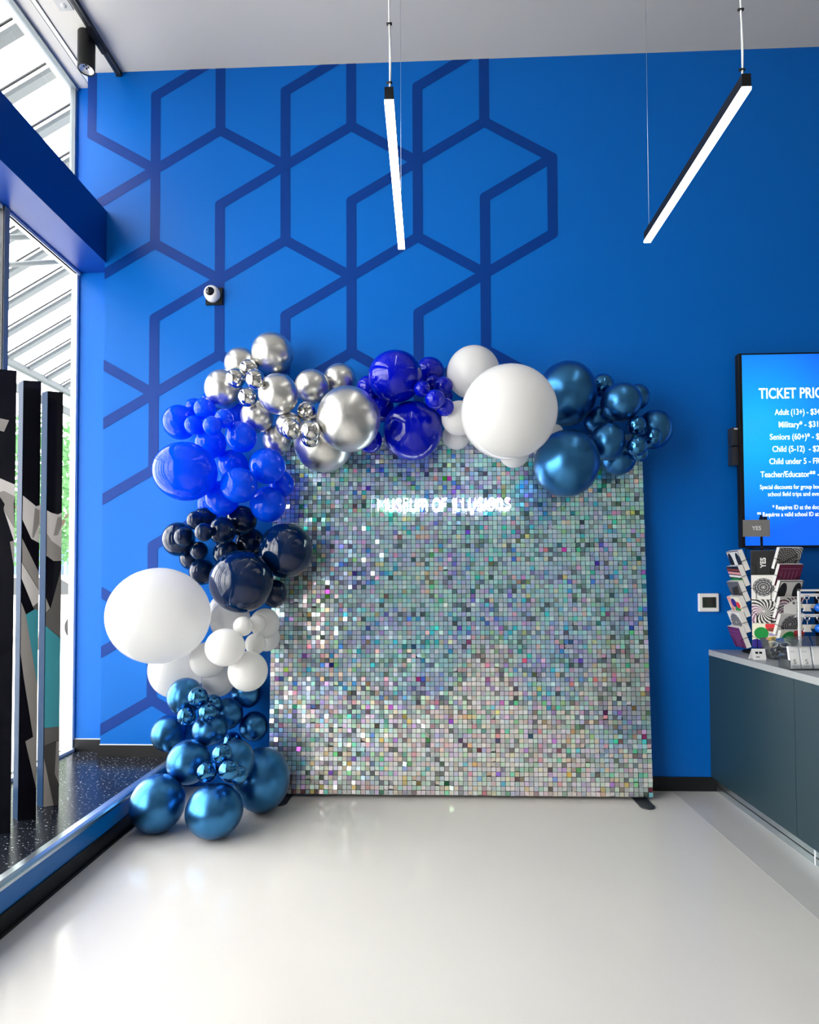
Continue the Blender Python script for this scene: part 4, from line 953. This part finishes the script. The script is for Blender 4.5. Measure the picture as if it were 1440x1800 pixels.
# crumpled cellophane in the bowl
bm = new_bm(); g_ = random.Random(5)
for k in range(16):
    c_ = Vector((g_.uniform(-.05, .05), g_.uniform(-.05, .05), g_.uniform(.03, .12))); u = Vector((g_.gauss(0, 1), g_.gauss(0, 1), g_.gauss(0, 1))).normalized()*.035; v = u.orthogonal().normalized()*.03
    bm.faces.new([bm.verts.new(c_+q) for q in (-u, v*.8, u, -v)])
o = finish('cellophane_wrap', bm, ACRYLIC); o.location = (p.x+.03, p.y+.09, CT); tag(o, 'crinkled clear wrapping filling the clear bowl', 'wrapping', kind='stuff')

# tray with white packets
p = onZ(1389, 1178, CT)
ty = thing('acrylic_tray', 'clear tray of white packets at the front edge of the counter', 'tray', (p.x, p.y, CT))
bm = new_bm(); bx(bm, 0, .36, 0, .10, 0, .004); bx(bm, 0, .36, -.003, 0, 0, .028); bx(bm, 0, .004, 0, .10, 0, .05); bx(bm, .356, .36, 0, .10, 0, .05); bx(bm, 0, .36, .097, .10, 0, .05)
finish('tray_shell', bm, ACRYLIC, ty)
bm = new_bm(); tube(bm, [(-.003, -.004, .05), (-.003, -.004, .003), (.36, -.004, .003)], .002, 6); finish('tray_wire', bm, DARKMETAL, ty)
PKW = mat('packet_white', (.82, .82, .82), .4); PKG = mat('packet_print', (.25, .25, .25), .5)
for q, (dx, lb, let) in enumerate(((.012, 'white packet with grey letter at the left end of the clear tray', 'S'), (.072, 'white packet second from the left end of the clear tray', 'S'), (.135, 'white packet at the right end of the tray, cut by the photo edge', ''), (.2, 'white packet in the clear tray beyond the photo edge', ''))):
    pk = thing('packet', lb, 'packet', (p.x+dx, p.y+.012, CT+.005), 'white packets in the clear tray')
    bm = new_bm(); prism(bm, [(0, 0, 0), (.052, 0, 0), (.058, .030, .112), (.006, .030, .112)], (0, .014, 0)); finish('white_box', bm, PKW, pk, bevel=.001)
    bm = new_bm(); prism(bm, [(.002, .004, .112), (.056, .004, .112), (.062, .046, .165), (.010, .046, .165)], (0, .003, 0)); finish('clear_header', bm, ACRYLIC, pk)
    if let:
        bm = new_bm(); add_geo(bm, text_geo(let, .034, 'CENTER', .01), lambda v: Vector((.026+v.x+v.y*.05, v.y*.268+.0064-.0012-v.z*.5, .024+v.y))); 
        for zz in (.085, .012): bm.faces.new([bm.verts.new(v) for v in ((.010, zz*.268-.0006, zz), (.036, zz*.268-.0006, zz), (.036, (zz+.002)*.268-.0006, zz+.002), (.010, (zz+.002)*.268-.0006, zz+.002))])
        finish('print', bm, PKG, pk)

# key ring stand
a, b2 = onY(1403.5, 1036, 3.42), onY(1403.5, 1130, 3.42)
ks = thing('keyring_stand', 'white key ring display stand at the right edge of the counter', 'display stand', (a.x, 3.42, CT))
Hk = a.z-CT; Wk = .42
bm = new_bm(); bx(bm, 0, .014, 0, .012, 0, Hk); bx(bm, Wk-.014, Wk, 0, .012, 0, Hk); bx(bm, 0, Wk, 0, .012, Hk-.012, Hk); finish('outer_frame', bm, WHITE, ks, bevel=.002)
box_obj('foot_plate', (-.01, Wk+.01, -.05, .07, 0, .006), WHITE, ks)
rows = [onY(1420, q, 3.42).z-CT for q in (1047, 1083)]
for zr in rows:
    box_obj('cross_bar', (.014, Wk-.014, 0, .010, zr-.006, zr+.012), WHITE, ks)
    for c_ in range(6):
        bm = new_bm(); tube(bm, [(.03+.068*c_, 0, zr), (.03+.068*c_, -.03, zr+.003)], .002, 6); finish('peg', bm, CHROME, ks)
for zr in (rows[0]-.062, rows[1]-.062): box_obj('backing_strip', (.014, Wk-.014, .004, .010, zr-.012, zr+.012), CCR, ks)
GLB = mat('charm_blue', (.0, .12, .62), .25); CHW = mat('charm_white', (.75, .72, .68), .4)
def keyring(x, z, kind, label):
    t = thing('key_ring', label, 'key ring', (x, 3.42-.024, z), 'key rings on the white stand')
    for k in range(2):
        bm = new_bm(); tube(bm, [(.013*math.cos(2*PI*q/20), -.002-.004*k, -.012+.013*math.sin(2*PI*q/20)) for q in range(20)], .0016, 6, closed=True); finish('split_ring', bm, CHROME, t)
    bm = new_bm()
    for k in range(3): tube(bm, [(.003*math.cos(2*PI*q/8)*(1 if k % 2 else .4), -.004+.003*math.cos(2*PI*q/8)*(.4 if k % 2 else 1), -.029-.007*k+.005*math.sin(2*PI*q/8)) for q in range(8)], .0009, 5, closed=True)
    finish('chain', bm, CHROME, t)
    if kind == 'globe':
        bm = new_bm(); lathe(bm, [(.0, -.025)]+[(.025*math.sin(PI*k/14), -.025*math.cos(PI*k/14)) for k in range(1, 14)]+[(0, .025)], (0, -.006, -.071), 'Z', 28); finish('globe_charm', bm, GLB, t)
        bm = new_bm()
        for s in (-.006, .002, .009): tube(bm, [(s*math.cos(q), -.006-.0255*math.cos(q), -.071+.0255*math.sin(q)*.55) for q in (-.8, -.4, 0, .4, .8)], .001, 5)
        finish('charm_mark', bm, WHITE, t)
    else:
        bm = new_bm(); prism(bm, [(-.026, -.008, -.05), (.024, -.008, -.05), (.014, -.008, -.07), (.024, -.008, -.092), (-.026, -.008, -.092), (-.014, -.008, -.07)], (0, .006, 0)); finish('hourglass_charm', bm, CHW, t, bevel=.001)
names = {(0, 0): 'key ring with white hourglass charm, upper left peg of the white stand', (0, 1): 'key ring with blue globe charm on the upper row of the white stand', (1, 0): 'key ring with white hourglass charm, lower left peg of the white stand', (1, 1): 'key ring with blue globe charm on the lower row of the white stand'}
for ri, zr in enumerate(rows):
    for ci in range(2):
        keyring(ks.location.x+.03+.068*ci, CT+zr+.002, 'globe' if ci else 'fan', names[(ri, ci)])
p = onY(1441, 1031, 3.6)
bm = new_bm(); lathe(bm, [(0, p.z-CT), (.02, p.z-CT-.002), (.045, p.z-CT-.02), (.055, p.z-CT-.06), (.05, .02), (.06, 0), (0, 0)], n=24)
o = finish('black_canister', bm, BLACK); o.location = (p.x+.03, 3.6, CT); tag(o, 'black round-topped object behind the white key ring stand', 'canister')
